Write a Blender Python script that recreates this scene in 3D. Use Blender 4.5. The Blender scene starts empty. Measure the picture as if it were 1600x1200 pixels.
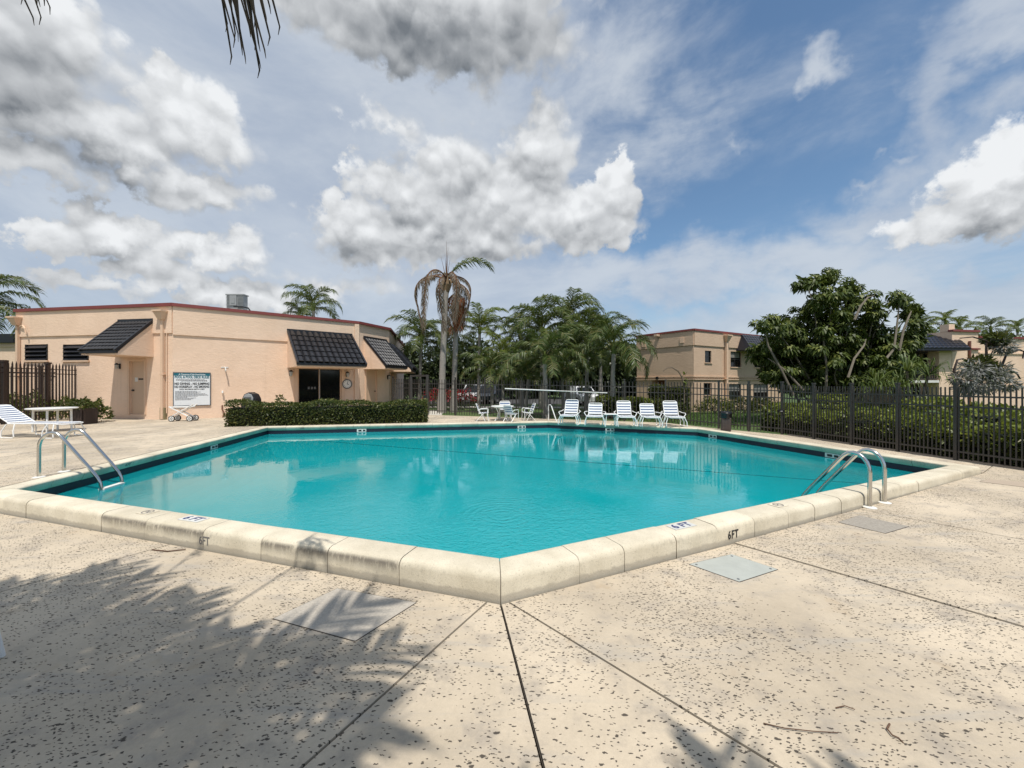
import bpy, bmesh, math, random
import numpy as np
from mathutils import Vector, Matrix
from mathutils.geometry import tessellate_polygon

R = math.radians
S = bpy.context.scene
COL = S.collection
EYE = 1.9            # camera height above the low deck in front of the pool
FOC = 610.0          # focal length in photograph pixels (1600 wide)
HZ = 600.0           # horizon row
ZC = 0.235           # top of the pool coping
ZF = 0.22            # raised deck on the far side of the pool
rng = random.Random(7)

# ------------------------------------------------------------------ camera, sun, sky, exposure
cam_d = bpy.data.cameras.new("camera")
cam = bpy.data.objects.new("camera", cam_d)
COL.objects.link(cam)
cam.location = (0, 0, EYE)
cam.rotation_euler = (R(90), 0, 0)
cam_d.sensor_width = 36
cam_d.lens = 36 * FOC / 1600
cam_d.clip_start = 0.05
cam_d.clip_end = 3000
S.camera = cam
S.render.resolution_x, S.render.resolution_y = 1024, 768
S.view_settings.view_transform = 'Standard'
S.view_settings.look = 'None'
S.view_settings.gamma = 1
S.view_settings.use_curve_mapping = False
S.view_settings.exposure = 0.04
S.render.engine = 'CYCLES'
S.cycles.use_denoising = True
S.cycles.max_bounces = 8
S.cycles.transparent_max_bounces = 12
S.cycles.caustics_reflective = False
S.cycles.caustics_refractive = False

SUN_AZ, SUN_EL = 166.0, 66.0          # compass from +Y clockwise: behind the camera, a little to the right
sun_d = bpy.data.lights.new("sun", 'SUN')
sun_d.energy = 4.3
sun_d.angle = R(0.55)
sun_d.color = (1.0, 0.95, 0.87)
sun = bpy.data.objects.new("sun", sun_d)
COL.objects.link(sun)
sdir = Vector((math.sin(R(SUN_AZ)) * math.cos(R(SUN_EL)), math.cos(R(SUN_AZ)) * math.cos(R(SUN_EL)), math.sin(R(SUN_EL))))
sun.rotation_euler = sdir.to_track_quat('Z', 'Y').to_euler()
sun.location = sdir * 60


class NT:
    """small helper for wiring nodes"""
    def __init__(s, tree):
        s.t = tree
    def n(s, typ, **kw):
        nd = s.t.nodes.new(typ)
        for k, v in kw.items():
            setattr(nd, k, v)
        return nd
    def put(s, sock, v):
        if v is None:
            return
        if hasattr(v, 'is_output'):
            s.t.links.new(v, sock)
        else:
            sock.default_value = v
    def m(s, op, a, b=None, c=None, clamp=False):
        nd = s.n('ShaderNodeMath', operation=op, use_clamp=clamp)
        for i, v in enumerate((a, b, c)):
            s.put(nd.inputs[i], v)
        return nd.outputs[0]
    def v(s, op, a, b=None, c=None, out=0):
        nd = s.n('ShaderNodeVectorMath', operation=op)
        for i, v in enumerate((a, b, c)):
            s.put(nd.inputs[i], v)
        return nd.outputs[out]
    def scale(s, a, f):
        nd = s.n('ShaderNodeVectorMath', operation='SCALE')
        s.put(nd.inputs[0], a)
        s.put(nd.inputs['Scale'], f)
        return nd.outputs[0]
    def noise(s, vec, scale, detail=4, rough=0.5, dist=0.0, color=False):
        nd = s.n('ShaderNodeTexNoise')
        s.put(nd.inputs['Vector'], vec)
        nd.inputs['Scale'].default_value = scale
        nd.inputs['Detail'].default_value = detail
        nd.inputs['Roughness'].default_value = rough
        nd.inputs['Distortion'].default_value = dist
        return nd.outputs['Color' if color else 'Fac']
    def ramp(s, fac, lo, hi, a=0.0, b=1.0, smooth=True):
        nd = s.n('ShaderNodeMapRange')
        nd.interpolation_type = 'SMOOTHSTEP' if smooth else 'LINEAR'
        s.put(nd.inputs['Value'], fac)
        s.put(nd.inputs['From Min'], lo)
        s.put(nd.inputs['From Max'], hi)
        s.put(nd.inputs['To Min'], a)
        s.put(nd.inputs['To Max'], b)
        return nd.outputs['Result']
    def mix(s, fac, a, b, blend='MIX'):
        nd = s.n('ShaderNodeMix', data_type='RGBA', blend_type=blend)
        s.put(nd.inputs['Factor'], fac)
        s.put(nd.inputs['A'] if False else nd.inputs[6], a)
        s.put(nd.inputs[7], b)
        return nd.outputs[2]
    def xyz(s, x, y, z):
        nd = s.n('ShaderNodeCombineXYZ')
        for i, v in enumerate((x, y, z)):
            s.put(nd.inputs[i], v)
        return nd.outputs[0]
    def sep(s, v):
        nd = s.n('ShaderNodeSeparateXYZ')
        s.put(nd.inputs[0], v)
        return nd.outputs


def c4(c):
    return (c[0], c[1], c[2], 1.0)


def sky_dir(px, py):
    """compass azimuth and elevation of a point seen in the sky"""
    x, y, z = (px - 800) / FOC, 1.0, (HZ - py) / FOC
    return math.atan2(x, y), math.atan2(z, math.hypot(x, y))


# cumulus masses: where, half sizes (px of sky), strength
CLOUDS = [
    (60, 60, 170, 120, 1.0), (60, 150, 170, 80, 1.0), (170, 215, 160, 65, 1.0), (290, 190, 120, 70, 1.0), (20, 235, 170, 50, .9),
    (310, 295, 110, 42, .9), (180, 352, 110, 40, .95), (100, 375, 80, 28, .7), (330, 392, 130, 34, .85), (370, 462, 95, 32, .85), (430, 468, 60, 30, .7),
    (660, 40, 300, 120, 1.15), (800, 60, 120, 90, 1.0), (480, 20, 120, 60, .8),
    (845, 240, 66, 90, 1.25), (708, 268, 80, 86, 1.2), (780, 310, 150, 75, 1.15), (630, 300, 80, 55, 1.0), (560, 355, 80, 62, 1.15), (680, 365, 200, 48, 1.1),
    (900, 340, 110, 66, 1.15), (960, 300, 45, 50, .8), (600, 395, 130, 36, .9), (810, 385, 60, 30, .7),
    (1545, 290, 110, 62, 1.25), (1490, 335, 140, 42, 1.0), (1620, 320, 120, 60, 1.0),
    (240, 120, 50, 30, .6), (610, 190, 60, 30, .35), (250, 420, 100, 26, .6), (520, 440, 120, 22, .5), (130, 440, 110, 20, .45), (1610, 255, 80, 40, 1.0),
    (-250, 300, 200, 90, 1.0), (1900, 420, 220, 90, 1.0),
]


# grey shaded masses seen from below, and drawn-out wisps of high cloud
DARK = [(690, 70, 260, 110, 1.0), (560, 25, 200, 70, 1.0), (800, 50, 110, 110, .9), (60, 110, 150, 80, 1.0), (40, 175, 120, 45, .9), (160, 262, 210, 24, .9), (20, 30, 120, 50, .6),
        (690, 392, 190, 18, .7), (820, 262, 60, 30, .7), (1520, 345, 130, 28, .8), (300, 325, 90, 14, .6), (590, 395, 90, 16, .7), (110, 300, 140, 30, .5)]
WISPS = [(1530, 40, 130, 55, .9), (1450, 165, 60, 120, .7), (1390, 300, 150, 45, .7), (1080, 430, 200, 42, .8), (1240, 410, 170, 40, .6), (980, 110, 150, 70, .55), (900, 40, 120, 90, .6), (1300, 105, 36, 26, .7), (1370, 245, 40, 14, .6),
         (1140, 228, 60, 16, .5), (1560, 210, 60, 60, .55), (1050, 260, 90, 40, .4), (1500, 470, 160, 30, .5), (1250, 520, 400, 50, .6)]


def blob_chain(k, vec, blobs):
    acc = None
    for px, py, rx, ry, amp in blobs:
        a, e = sky_dir(px, py)
        ra = abs(sky_dir(px + rx, py)[0] - sky_dir(px - rx, py)[0]) / 2
        re = abs(sky_dir(px, py + ry)[1] - sky_dir(px, py - ry)[1]) / 2
        d = k.v('MULTIPLY_ADD', vec, (1 / ra, 1 / re, 0), (-a / ra, -e / re, 0))
        ln = k.v('LENGTH', d, out=1)
        val = k.m('MULTIPLY_ADD', ln, -amp, amp)
        acc = val if acc is None else k.m('SMOOTH_MAX', acc, val, 0.2)
    return acc


def make_world():
    w = bpy.data.worlds.new("World")
    S.world = w
    w.use_nodes = True
    t = w.node_tree
    t.nodes.clear()
    # group: how far inside a cumulus mass a direction (azimuth, elevation) lies
    g = bpy.data.node_groups.new("cumulus_field", 'ShaderNodeTree')
    g.interface.new_socket("Q", in_out='INPUT', socket_type='NodeSocketVector')
    g.interface.new_socket("D", in_out='OUTPUT', socket_type='NodeSocketFloat')
    k = NT(g)
    gi, go = k.n('NodeGroupInput'), k.n('NodeGroupOutput')
    acc = blob_chain(k, gi.outputs[0], CLOUDS)
    k.put(go.inputs[0], acc)

    k = NT(t)
    tc = k.n('ShaderNodeTexCoord').outputs['Generated']
    dr = k.v('NORMALIZE', tc)
    x, y, z = k.sep(dr)
    az = k.m('ARCTAN2', x, y)
    el = k.m('ARCSINE', k.m('MAXIMUM', z, 0.0))
    q = k.xyz(az, el, 0.0)
    n1 = k.v('SUBTRACT', k.noise(dr, 7.0, 5, .55, color=True), (.5, .5, .5))
    n2 = k.v('SUBTRACT', k.noise(dr, 26.0, 6, .62, color=True), (.5, .5, .5))
    q_soft = k.v('ADD', q, k.scale(n1, .22))
    qd = k.v('ADD', q, k.v('ADD', k.scale(n1, .15), k.scale(n2, .085)))
    # billows that lean on the noise of the cloud body itself
    fb = k.noise(dr, 13.0, 9, .62)
    soft = k.noise(dr, 5.0, 4, .5)
    fb2 = k.noise(k.v('ADD', dr, (0.0, 0.0, 0.024)), 13.0, 9, .62)

    def puffs(vec, scale):
        nd = k.n('ShaderNodeTexVoronoi', feature='F1')
        k.put(nd.inputs['Vector'], vec)
        nd.inputs['Scale'].default_value = scale
        return k.m('MULTIPLY_ADD', nd.outputs['Distance'], -1.35, 1.0)
    wob = k.v('ADD', dr, k.v('ADD', k.scale(n1, .05), k.scale(n2, .022)))
    pa, pb_ = puffs(wob, 10.5), puffs(wob, 27.0)
    wob2 = k.v('ADD', wob, (0.0, 0.0, .018))
    pa2, pb2 = puffs(wob2, 10.5), puffs(wob2, 27.0)
    puff = k.m('ADD', k.m('MULTIPLY', pa, .62), k.m('MULTIPLY', pb_, .38))
    puff2 = k.m('ADD', k.m('MULTIPLY', pa2, .62), k.m('MULTIPLY', pb2, .38))

    def field(vec):
        nd = k.n('ShaderNodeGroup')
        nd.node_tree = g
        k.put(nd.inputs[0], vec)
        return nd.outputs[0]
    f0 = field(qd)
    f1 = field(k.v('ADD', qd, (0.0, 0.055, 0.0)))
    wide = k.noise(dr, 2.3, 3, .5)
    # scattered fair-weather cloud everywhere else in the sky, the same kind
    generic = k.m('MULTIPLY_ADD', k.noise(k.v('MULTIPLY', dr, (1, 1, 1.8)), 3.4, 6, .58), 2.4, -1.62)
    behind = k.ramp(y, .35, -.1)                      # only where no mass was measured
    generic = k.m('MULTIPLY_ADD', behind, 1.0, k.m('SUBTRACT', generic, 1.0))
    dens = k.m('ADD', k.m('MAXIMUM', f0, generic), k.m('ADD', k.m('MULTIPLY_ADD', fb, .62, -.34), k.m('MULTIPLY_ADD', puff, .50, -.17)))
    cum = k.ramp(dens, -.08, k.ramp(k.noise(dr, 3.1, 3, .5), .40, .62, .10, .46))
    # light: tops bright, undersides and thick middles grey
    rel = k.m('SUBTRACT', f0, f1)
    bil = k.m('ADD', k.m('MULTIPLY', k.m('SUBTRACT', fb, fb2), .55), k.m('SUBTRACT', puff, puff2))
    lit = k.m('ADD', k.m('MULTIPLY_ADD', rel, .62, .47), k.m('MULTIPLY', bil, 1.25))
    lit = k.m('ADD', lit, k.m('ADD', k.m('MULTIPLY_ADD', soft, .7, -.35), k.m('MULTIPLY_ADD', puff, .38, -.14)))
    thick = k.ramp(dens, .35, 1.2)
    high = k.ramp(el, R(26), R(44))                   # high overhead one looks up at the bases
    lit = k.m('SUBTRACT', lit, k.m('MULTIPLY', thick, k.m('MULTIPLY_ADD', high, .55, .15)))
    dark = k.ramp(k.m('ADD', blob_chain(k, q_soft, DARK), k.m('MULTIPLY_ADD', fb, .8, -.4)), -.45, .95)
    lit = k.m('SUBTRACT', lit, k.m('MULTIPLY', dark, .45))
    lit = k.ramp(lit, -.75, 1.15, smooth=False)
    ccol = k.mix(lit, c4((1.8, 2.0, 2.25)), c4((8.6, 8.8, 9.0)))
    # veil of thin high cloud, drawn out along the wind
    wv = k.n('ShaderNodeMapping')
    k.put(wv.inputs['Vector'], q)
    wv.inputs['Rotation'].default_value = (0, 0, R(-38))
    wv.inputs['Scale'].default_value = (1.1, 2.7, 1)
    wn = k.noise(wv.outputs[0], 1.7, 9, .62, .35)
    left = k.ramp(az, R(24), R(-10))                  # thicker to the left of the view
    low = k.ramp(el, R(20), R(5))
    right_edge = k.ramp(az, R(34), R(46))
    veil = k.m('ADD', k.m('MULTIPLY_ADD', wn, 2.1, -.80), k.m('ADD', k.m('MULTIPLY', left, 1.2), k.m('ADD', k.m('MULTIPLY', low, .42), k.m('MULTIPLY', right_edge, .22))))
    wisp = k.m('MAXIMUM', blob_chain(k, k.v('ADD', q, k.v('ADD', k.scale(n1, .30), k.scale(n2, .05))), WISPS), -.25)
    veil = k.m('ADD', veil, k.m('MULTIPLY', wisp, .8))
    veil = k.m('MULTIPLY', k.ramp(veil, -.1, 1.0), .86)
    vcol = k.mix(k.ramp(wn, .35, .65), c4((4.5, 5.15, 6.2)), c4((6.1, 6.6, 7.25)))
    sky = k.n('ShaderNodeTexSky', sky_type='NISHITA')
    sky.sun_disc = False
    sky.sun_elevation = R(SUN_EL)
    sky.sun_rotation = R(SUN_AZ)
    sky.air_density = 1.0
    sky.dust_density = 0.6
    sky.ozone_density = 1.6
    blue = k.mix(1.0, sky.outputs[0], c4((1.12, 1.28, 1.30)), 'MULTIPLY')
    col = k.mix(veil, blue, vcol)
    col = k.mix(cum, col, ccol)
    bg = k.n('ShaderNodeBackground')
    bg.inputs['Strength'].default_value = 0.098
    k.put(bg.inputs['Color'], col)
    out = k.n('ShaderNodeOutputWorld')
    t.links.new(bg.outputs[0], out.inputs[0])
    w.cycles.sampling_method = 'MANUAL'
    w.cycles.sample_map_resolution = 512


make_world()

# ------------------------------------------------------------------ helpers
WM = {}


def G(px, py, z=0.0):
    """ground point of height z seen at a pixel of the photograph"""
    d = (EYE - z) * FOC / (py - HZ)
    return Vector(((px - 800) / FOC * d, d, z))


def PX(px, d, z=0.0):
    return Vector(((px - 800) / FOC * d, d, z))


def ZAT(py, d):
    return EYE + (HZ - py) * d / FOC


def heading(deg):
    return Vector((math.sin(R(deg)), math.cos(R(deg)), 0))


def link(o, parent=None, m=None):
    COL.objects.link(o)
    if parent is not None:
        o.parent = parent
    mm = Matrix.Identity(4) if m is None else m
    o.matrix_local = mm
    WM[o] = (WM[parent] @ mm) if parent is not None else mm
    return o


def tag(o, label=None, cat=None, group=None, kind=None):
    if label: o['label'] = label
    if cat: o['category'] = cat
    if group: o['group'] = group
    if kind: o['kind'] = kind
    return o


def thing(name, label, cat, loc=(0, 0, 0), rz=0.0, group=None, kind=None):
    o = bpy.data.objects.new(name, None)
    o.empty_display_size = 0.2
    link(o, None, Matrix.Translation(Vector(loc)) @ Matrix.Rotation(rz, 4, 'Z'))
    return tag(o, label, cat, group, kind)


def inst(name, mesh, parent, m):
    return link(bpy.data.objects.new(name, mesh), parent, m)


def dup(o, m=None, parent=None):
    c = o.copy()
    COL.objects.link(c)
    if parent is not None:
        c.parent = parent
        WM[c] = WM[parent] @ c.matrix_local
    else:
        c.matrix_local = m
        WM[c] = m
    for ch in [x for x in o.children]:
        dup(ch, None, c)
    return c


def TR(loc, rz=0.0):
    return Matrix.Translation(Vector(loc)) @ Matrix.Rotation(rz, 4, 'Z')


def frame(o, x, y, z):
    m = Matrix.Identity(4)
    for i, a in enumerate((x, y, z, o)):
        a = Vector(a)
        for j in range(3):
            m[j][i] = a[j]
    return m


class MB:
    def __init__(s):
        s.v, s.f = [], []
    def add(s, vs, fs):
        o = len(s.v)
        s.v.extend([tuple(p) for p in vs])
        s.f.extend([tuple(i + o for i in f) for f in fs])
        return s
    def box(s, c, size, m=None, rz=0.0):
        hx, hy, hz = size[0] / 2, size[1] / 2, size[2] / 2
        mm = m if m is not None else Matrix.Translation(Vector(c)) @ Matrix.Rotation(rz, 4, 'Z')
        if m is not None:
            mm = m @ Matrix.Translation(Vector(c))
        vs = [mm @ Vector((sx * hx, sy * hy, sz * hz)) for sz in (-1, 1) for sy in (-1, 1) for sx in (-1, 1)]
        return s.add(vs, [(0, 2, 3, 1), (4, 5, 7, 6), (0, 1, 5, 4), (2, 6, 7, 3), (0, 4, 6, 2), (1, 3, 7, 5)])
    def hull8(s, vs):
        return s.add(vs, [(0, 2, 3, 1), (4, 5, 7, 6), (0, 1, 5, 4), (2, 6, 7, 3), (0, 4, 6, 2), (1, 3, 7, 5)])
    def bar(s, a, b, w, t, up=(0, 0, 1)):
        a, b = Vector(a), Vector(b)
        d = (b - a).normalized()
        x = d.cross(Vector(up))
        if x.length < 1e-4: x = d.cross(Vector((0, 1, 0)))
        x.normalize()
        y = x.cross(d).normalized()
        vs = [p + x * sx * w / 2 + y * sy * t / 2 for p in (a, b) for sy in (-1, 1) for sx in (-1, 1)]
        return s.hull8(vs)
    def tube(s, pts, r, n=8, closed=False, cap=True):
        pts = [Vector(p) for p in pts]
        N = len(pts)
        rs = r if isinstance(r, (list, tuple)) else [r] * N
        prev = None
        rings = []
        for i, p in enumerate(pts):
            a = pts[i - 1] if (i > 0 or closed) else p
            b = pts[(i + 1) % N] if (i < N - 1 or closed) else p
            d = (b - a).normalized()
            if prev is None:
                x = d.cross(Vector((0, 0, 1)))
                if x.length < .05: x = d.cross(Vector((0, 1, 0)))
            else:
                x = prev - d * prev.dot(d)
                if x.length < 1e-5: x = d.orthogonal()
            x.normalize()
            prev = x
            y = d.cross(x)
            rings.append([p + (x * math.cos(2 * math.pi * j / n) + y * math.sin(2 * math.pi * j / n)) * rs[i] for j in range(n)])
        fs = []
        for i in range(N if closed else N - 1):
            for j in range(n):
                k2 = (i + 1) % N
                fs.append((i * n + j, i * n + (j + 1) % n, k2 * n + (j + 1) % n, k2 * n + j))
        if cap and not closed:
            fs.append(tuple(range(n))[::-1])
            fs.append(tuple((N - 1) * n + j for j in range(n)))
        return s.add([p for rg in rings for p in rg], fs)
    def prism(s, poly, z0, z1):
        n = len(poly)
        z0 = z0 if isinstance(z0, (list, tuple)) else [z0] * n
        z1 = z1 if isinstance(z1, (list, tuple)) else [z1] * n
        vs = [(p[0], p[1], z0[i]) for i, p in enumerate(poly)] + [(p[0], p[1], z1[i]) for i, p in enumerate(poly)]
        tri = tessellate_polygon([[Vector((p[0], p[1], 0)) for p in poly]])
        fs = [tuple(t) for t in tri] + [tuple(i + n for i in t) for t in tri]
        fs += [(i, (i + 1) % n, n + (i + 1) % n, n + i) for i in range(n)]
        return s.add(vs, fs)
    def extrude(s, prof, a, b):
        """closed profile: lists of points at both ends"""
        n = len(a)
        fs = [(i, (i + 1) % n, n + (i + 1) % n, n + i) for i in range(n)] + [tuple(range(n))[::-1], tuple(range(n, 2 * n))]
        return s.add(list(a) + list(b), fs)
    def lathe(s, c, prof, n=16, m=None):
        vs, fs = [], []
        for r, z in prof:
            for j in range(n):
                a = 2 * math.pi * j / n
                p = Vector((r * math.cos(a), r * math.sin(a), z))
                vs.append((m @ p) if m is not None else Vector(c) + p)
        for i in range(len(prof) - 1):
            for j in range(n):
                fs.append((i * n + j, i * n + (j + 1) % n, (i + 1) * n + (j + 1) % n, (i + 1) * n + j))
        fs.append(tuple(range(n))[::-1])
        fs.append(tuple((len(prof) - 1) * n + j for j in range(n)))
        return s.add(vs, fs)
    def mesh(s, name, mat, smooth=False, inv=None):
        me = bpy.data.meshes.new(name)
        vs = s.v if inv is None else [tuple(inv @ Vector(p)) for p in s.v]
        me.from_pydata(vs, [], s.f)
        me.update()
        bm = bmesh.new()
        bm.from_mesh(me)
        bmesh.ops.recalc_face_normals(bm, faces=bm.faces)
        bm.to_mesh(me)
        bm.free()
        if mat: me.materials.append(mat)
        if smooth:
            me.polygons.foreach_set('use_smooth', [True] * len(me.polygons))
            try:
                me.set_sharp_from_angle(angle=R(42))
            except Exception:
                pass
        return me
    def build(s, name, mat, parent=None, world=False, origin=None, smooth=False, bevel=0.0):
        if parent is not None:
            inv = WM[parent].inverted() if world else None
            m = None
        else:
            org = Vector(origin) if origin is not None else Vector((0, 0, 0))
            inv = Matrix.Translation(-org)
            m = Matrix.Translation(org)
        o = link(bpy.data.objects.new(name, s.mesh(name, mat, smooth, inv)), parent, m)
        if bevel:
            b = o.modifiers.new("bevel", 'BEVEL')
            b.width = bevel
            b.segments = 2
            b.limit_method = 'ANGLE'
            b.angle_limit = R(40)
        return o


def text(body, size, m, mat, name='lettering', parent=None, align='CENTER', extrude=0.001, xscale=1.0, spacing=1.0, bold=0.0):
    """m: world matrix, x along the line of writing, y up the letters, z towards the reader"""
    cu = bpy.data.curves.new(name, 'FONT')
    cu.body = body
    cu.size = size
    cu.align_x = align
    cu.align_y = 'CENTER'
    cu.extrude = extrude
    cu.space_character = spacing
    cu.offset = bold
    cu.resolution_u = 3
    cu.materials.append(mat)
    tmp = bpy.data.objects.new(name, cu)
    COL.objects.link(tmp)
    dg = bpy.context.evaluated_depsgraph_get()
    me = bpy.data.meshes.new_from_object(tmp.evaluated_get(dg))
    bpy.data.objects.remove(tmp)
    if not me.materials: me.materials.append(mat)
    o = bpy.data.objects.new(name, me)
    mm = m @ Matrix.Diagonal((xscale, 1, 1, 1))
    if parent is not None:
        mm = WM[parent].inverted() @ mm
    return link(o, parent, mm)


# ------------------------------------------------------------------ materials
def newmat(name):
    m = bpy.data.materials.new(name)
    m.use_nodes = True
    t = m.node_tree
    t.nodes.clear()
    k = NT(t)
    out = k.n('ShaderNodeOutputMaterial')
    b = k.n('ShaderNodeBsdfPrincipled')
    t.links.new(b.outputs[0], out.inputs[0])
    return m, k, b, out


def pos(k):
    return k.n('ShaderNodeNewGeometry').outputs['Position']


def bump(k, b, h, strength=0.5, dist=0.01):
    nd = k.n('ShaderNodeBump')
    nd.inputs['Strength'].default_value = strength
    nd.inputs['Distance'].default_value = dist
    k.put(nd.inputs['Height'], h)
    k.t.links.new(nd.outputs[0], b.inputs['Normal'])
    return nd


def simple(name, col, rough=0.6, var=0.12, scale=8.0, metal=0.0, bumps=0.0, bscale=60.0, coat=0.0):
    m, k, b, out = newmat(name)
    p = pos(k)
    f = k.noise(p, scale, 5, .6)
    oi = k.n('ShaderNodeObjectInfo').outputs['Random']
    f = k.m('ADD', k.m('MULTIPLY_ADD', f, 2 * var, 1 - var), k.m('MULTIPLY_ADD', oi, var * .8, -var * .4))
    c = k.v('MULTIPLY', c4(col)[:3], k.xyz(f, f, f))
    k.put(b.inputs['Base Color'], c)
    b.inputs['Roughness'].default_value = rough
    b.inputs['Metallic'].default_value = metal
    b.inputs['Coat Weight'].default_value = coat
    if bumps:
        bump(k, b, k.noise(p, bscale, 4, .6), bumps, 0.01)
    return m


def leafmat(name, c1, c2, c3=None, rough=0.45, trans=0.25, spec=0.4):
    """foliage: every leaf its own tone between c1 and c2, some c3; a little light comes through"""
    m, k, b, out = newmat(name)
    geo = k.n('ShaderNodeNewGeometry')
    r = geo.outputs['Random Per Island']
    big = k.noise(geo.outputs['Position'], 1.1, 3, .5)
    f = k.m('ADD', k.m('MULTIPLY', r, .65), k.m('MULTIPLY_ADD', big, .9, -.28), clamp=True)
    c = k.mix(f, c4(c1), c4(c2))
    if c3:
        rr = k.m('FRACT', k.m('MULTIPLY', r, 37.7))
        c = k.mix(k.ramp(rr, .86, .93), c, c4(c3))
    k.put(b.inputs['Base Color'], c)
    b.inputs['Roughness'].default_value = rough
    b.inputs['Specular IOR Level'].default_value = spec
    tr = k.n('ShaderNodeBsdfTranslucent')
    k.put(tr.inputs['Color'], k.mix(.5, c, c4((c2[0] * 1.5, c2[1] * 1.5, c2[2] * .8))))
    mx = k.n('ShaderNodeMixShader')
    mx.inputs[0].default_value = trans
    k.t.links.new(b.outputs[0], mx.inputs[1])
    k.t.links.new(tr.outputs[0], mx.inputs[2])
    k.t.links.new(mx.outputs[0], out.inputs[0])
    return m


def deck_material():
    m, k, b, out = newmat("deck_concrete")
    p = pos(k)
    big = k.noise(p, .55, 5, .6)
    mid = k.noise(p, 3.2, 6, .65)
    fine = k.noise(p, 140.0, 3, .7)
    grain = k.noise(p, 38.0, 4, .65)
    c = k.mix(k.ramp(big, .3, .7), c4((.41, .345, .26)), c4((.585, .495, .375)))
    c = k.mix(k.ramp(mid, .48, .74, 0, .8), c, c4((.30, .262, .22)))
    # trowelled streaks
    st = k.n('ShaderNodeMapping')
    k.put(st.inputs['Vector'], p)
    st.inputs['Rotation'].default_value = (0, 0, R(-24))
    st.inputs['Scale'].default_value = (.5, 3.2, 1)
    streak = k.noise(st.outputs[0], 1.6, 6, .65, .6)
    c = k.mix(k.ramp(streak, .50, .74, 0, .55), c, c4((.34, .32, .29)))
    g = k.m('MULTIPLY_ADD', fine, .26, .87)
    g = k.m('MULTIPLY', g, k.m('MULTIPLY_ADD', grain, .24, .88))
    c = k.v('MULTIPLY', c, k.xyz(g, g, g))
    # knocked-down pits in two sizes, long in the trowel direction
    wob = k.scale(k.v('SUBTRACT', k.noise(p, 30.0, 3, .6, color=True), (.5, .5, .5)), .035)
    pits = None
    dens = k.ramp(k.noise(p, 1.0, 4, .6), .32, .68, .05, 1.55)
    for sc, lo, hi, frac, rot in ((21.0, .12, .25, .13, -20), (36.0, .13, .29, .26, -32), (58.0, .17, .34, .30, -26)):
        mp = k.n('ShaderNodeMapping')
        k.put(mp.inputs['Vector'], k.v('ADD', p, wob))
        mp.inputs['Rotation'].default_value = (0, 0, R(rot))
        mp.inputs['Scale'].default_value = (.55, 1.3, 1)
        vo = k.n('ShaderNodeTexVoronoi', voronoi_dimensions='2D')
        k.put(vo.inputs['Vector'], mp.outputs[0])
        vo.inputs['Scale'].default_value = sc
        cr = k.sep(vo.outputs['Color'])
        thr = k.m('MULTIPLY_ADD', dens, -frac, 1.0)
        size = k.ramp(cr[1], 0.0, 1.0, lo, hi, False)
        on = k.m('GREATER_THAN', cr[0], thr)
        d = k.m('SUBTRACT', size, vo.outputs['Distance'])
        pit = k.m('MULTIPLY', k.ramp(d, -.01, .07), on)
        pits = pit if pits is None else k.m('MAXIMUM', pits, pit)
    c = k.mix(k.m('MULTIPLY', pits, .92), c, c4((.05, .042, .034)))
    # hairline cracks and a few rusty, leafy stains
    st2 = k.ramp(k.noise(k.v('ADD', p, (5.1, 2.2, 0)), 2.6, 5, .6), .60, .76, 0, .40)
    c = k.mix(st2, c, c4((.36, .26, .16)))
    k.put(b.inputs['Base Color'], c)
    b.inputs['Roughness'].default_value = .85
    b.inputs['Specular IOR Level'].default_value = .25
    h = k.m('ADD', k.m('MULTIPLY', grain, .35), k.m('MULTIPLY_ADD', pits, -1.0, k.m('MULTIPLY', fine, .18)))
    bump(k, b, h, .55, .006)
    return m


def coping_material(name, stain):
    m, k, b, out = newmat(name)
    p = pos(k)
    oi = k.n('ShaderNodeObjectInfo').outputs['Random']
    big = k.noise(p, 2.2, 5, .6)
    fine = k.noise(p, 120.0, 3, .75)
    sp = k.noise(p, 60.0, 4, .7)
    c = k.mix(k.ramp(big, .3, .7), c4((.54, .48, .365)), c4((.68, .615, .485)))
    f = k.m('ADD', k.m('MULTIPLY_ADD', oi, .12, .94), k.m('MULTIPLY_ADD', fine, .6, -.30))
    c = k.v('MULTIPLY', c, k.xyz(f, f, f))
    c = k.mix(k.ramp(sp, .57, .68, 0, .6), c, c4((.24, .20, .145)))
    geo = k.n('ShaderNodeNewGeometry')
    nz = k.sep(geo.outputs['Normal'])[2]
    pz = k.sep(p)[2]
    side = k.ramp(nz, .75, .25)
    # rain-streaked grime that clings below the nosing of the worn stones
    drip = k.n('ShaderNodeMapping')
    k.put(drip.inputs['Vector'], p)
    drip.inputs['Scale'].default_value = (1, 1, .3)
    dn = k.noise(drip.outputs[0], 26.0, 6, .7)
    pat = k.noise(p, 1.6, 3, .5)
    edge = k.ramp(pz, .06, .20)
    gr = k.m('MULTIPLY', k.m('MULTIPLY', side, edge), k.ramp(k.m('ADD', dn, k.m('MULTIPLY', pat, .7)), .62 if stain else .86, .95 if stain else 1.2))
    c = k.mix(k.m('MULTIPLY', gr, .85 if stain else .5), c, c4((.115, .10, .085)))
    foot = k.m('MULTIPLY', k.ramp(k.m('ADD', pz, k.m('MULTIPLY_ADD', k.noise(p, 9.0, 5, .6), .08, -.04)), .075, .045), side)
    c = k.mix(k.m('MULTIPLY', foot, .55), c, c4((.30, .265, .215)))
    k.put(b.inputs['Base Color'], c)
    b.inputs['Roughness'].default_value = .8
    b.inputs['Specular IOR Level'].default_value = .3
    bump(k, b, k.m('ADD', k.m('MULTIPLY', fine, .5), sp), .5, .004)
    return m


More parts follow.
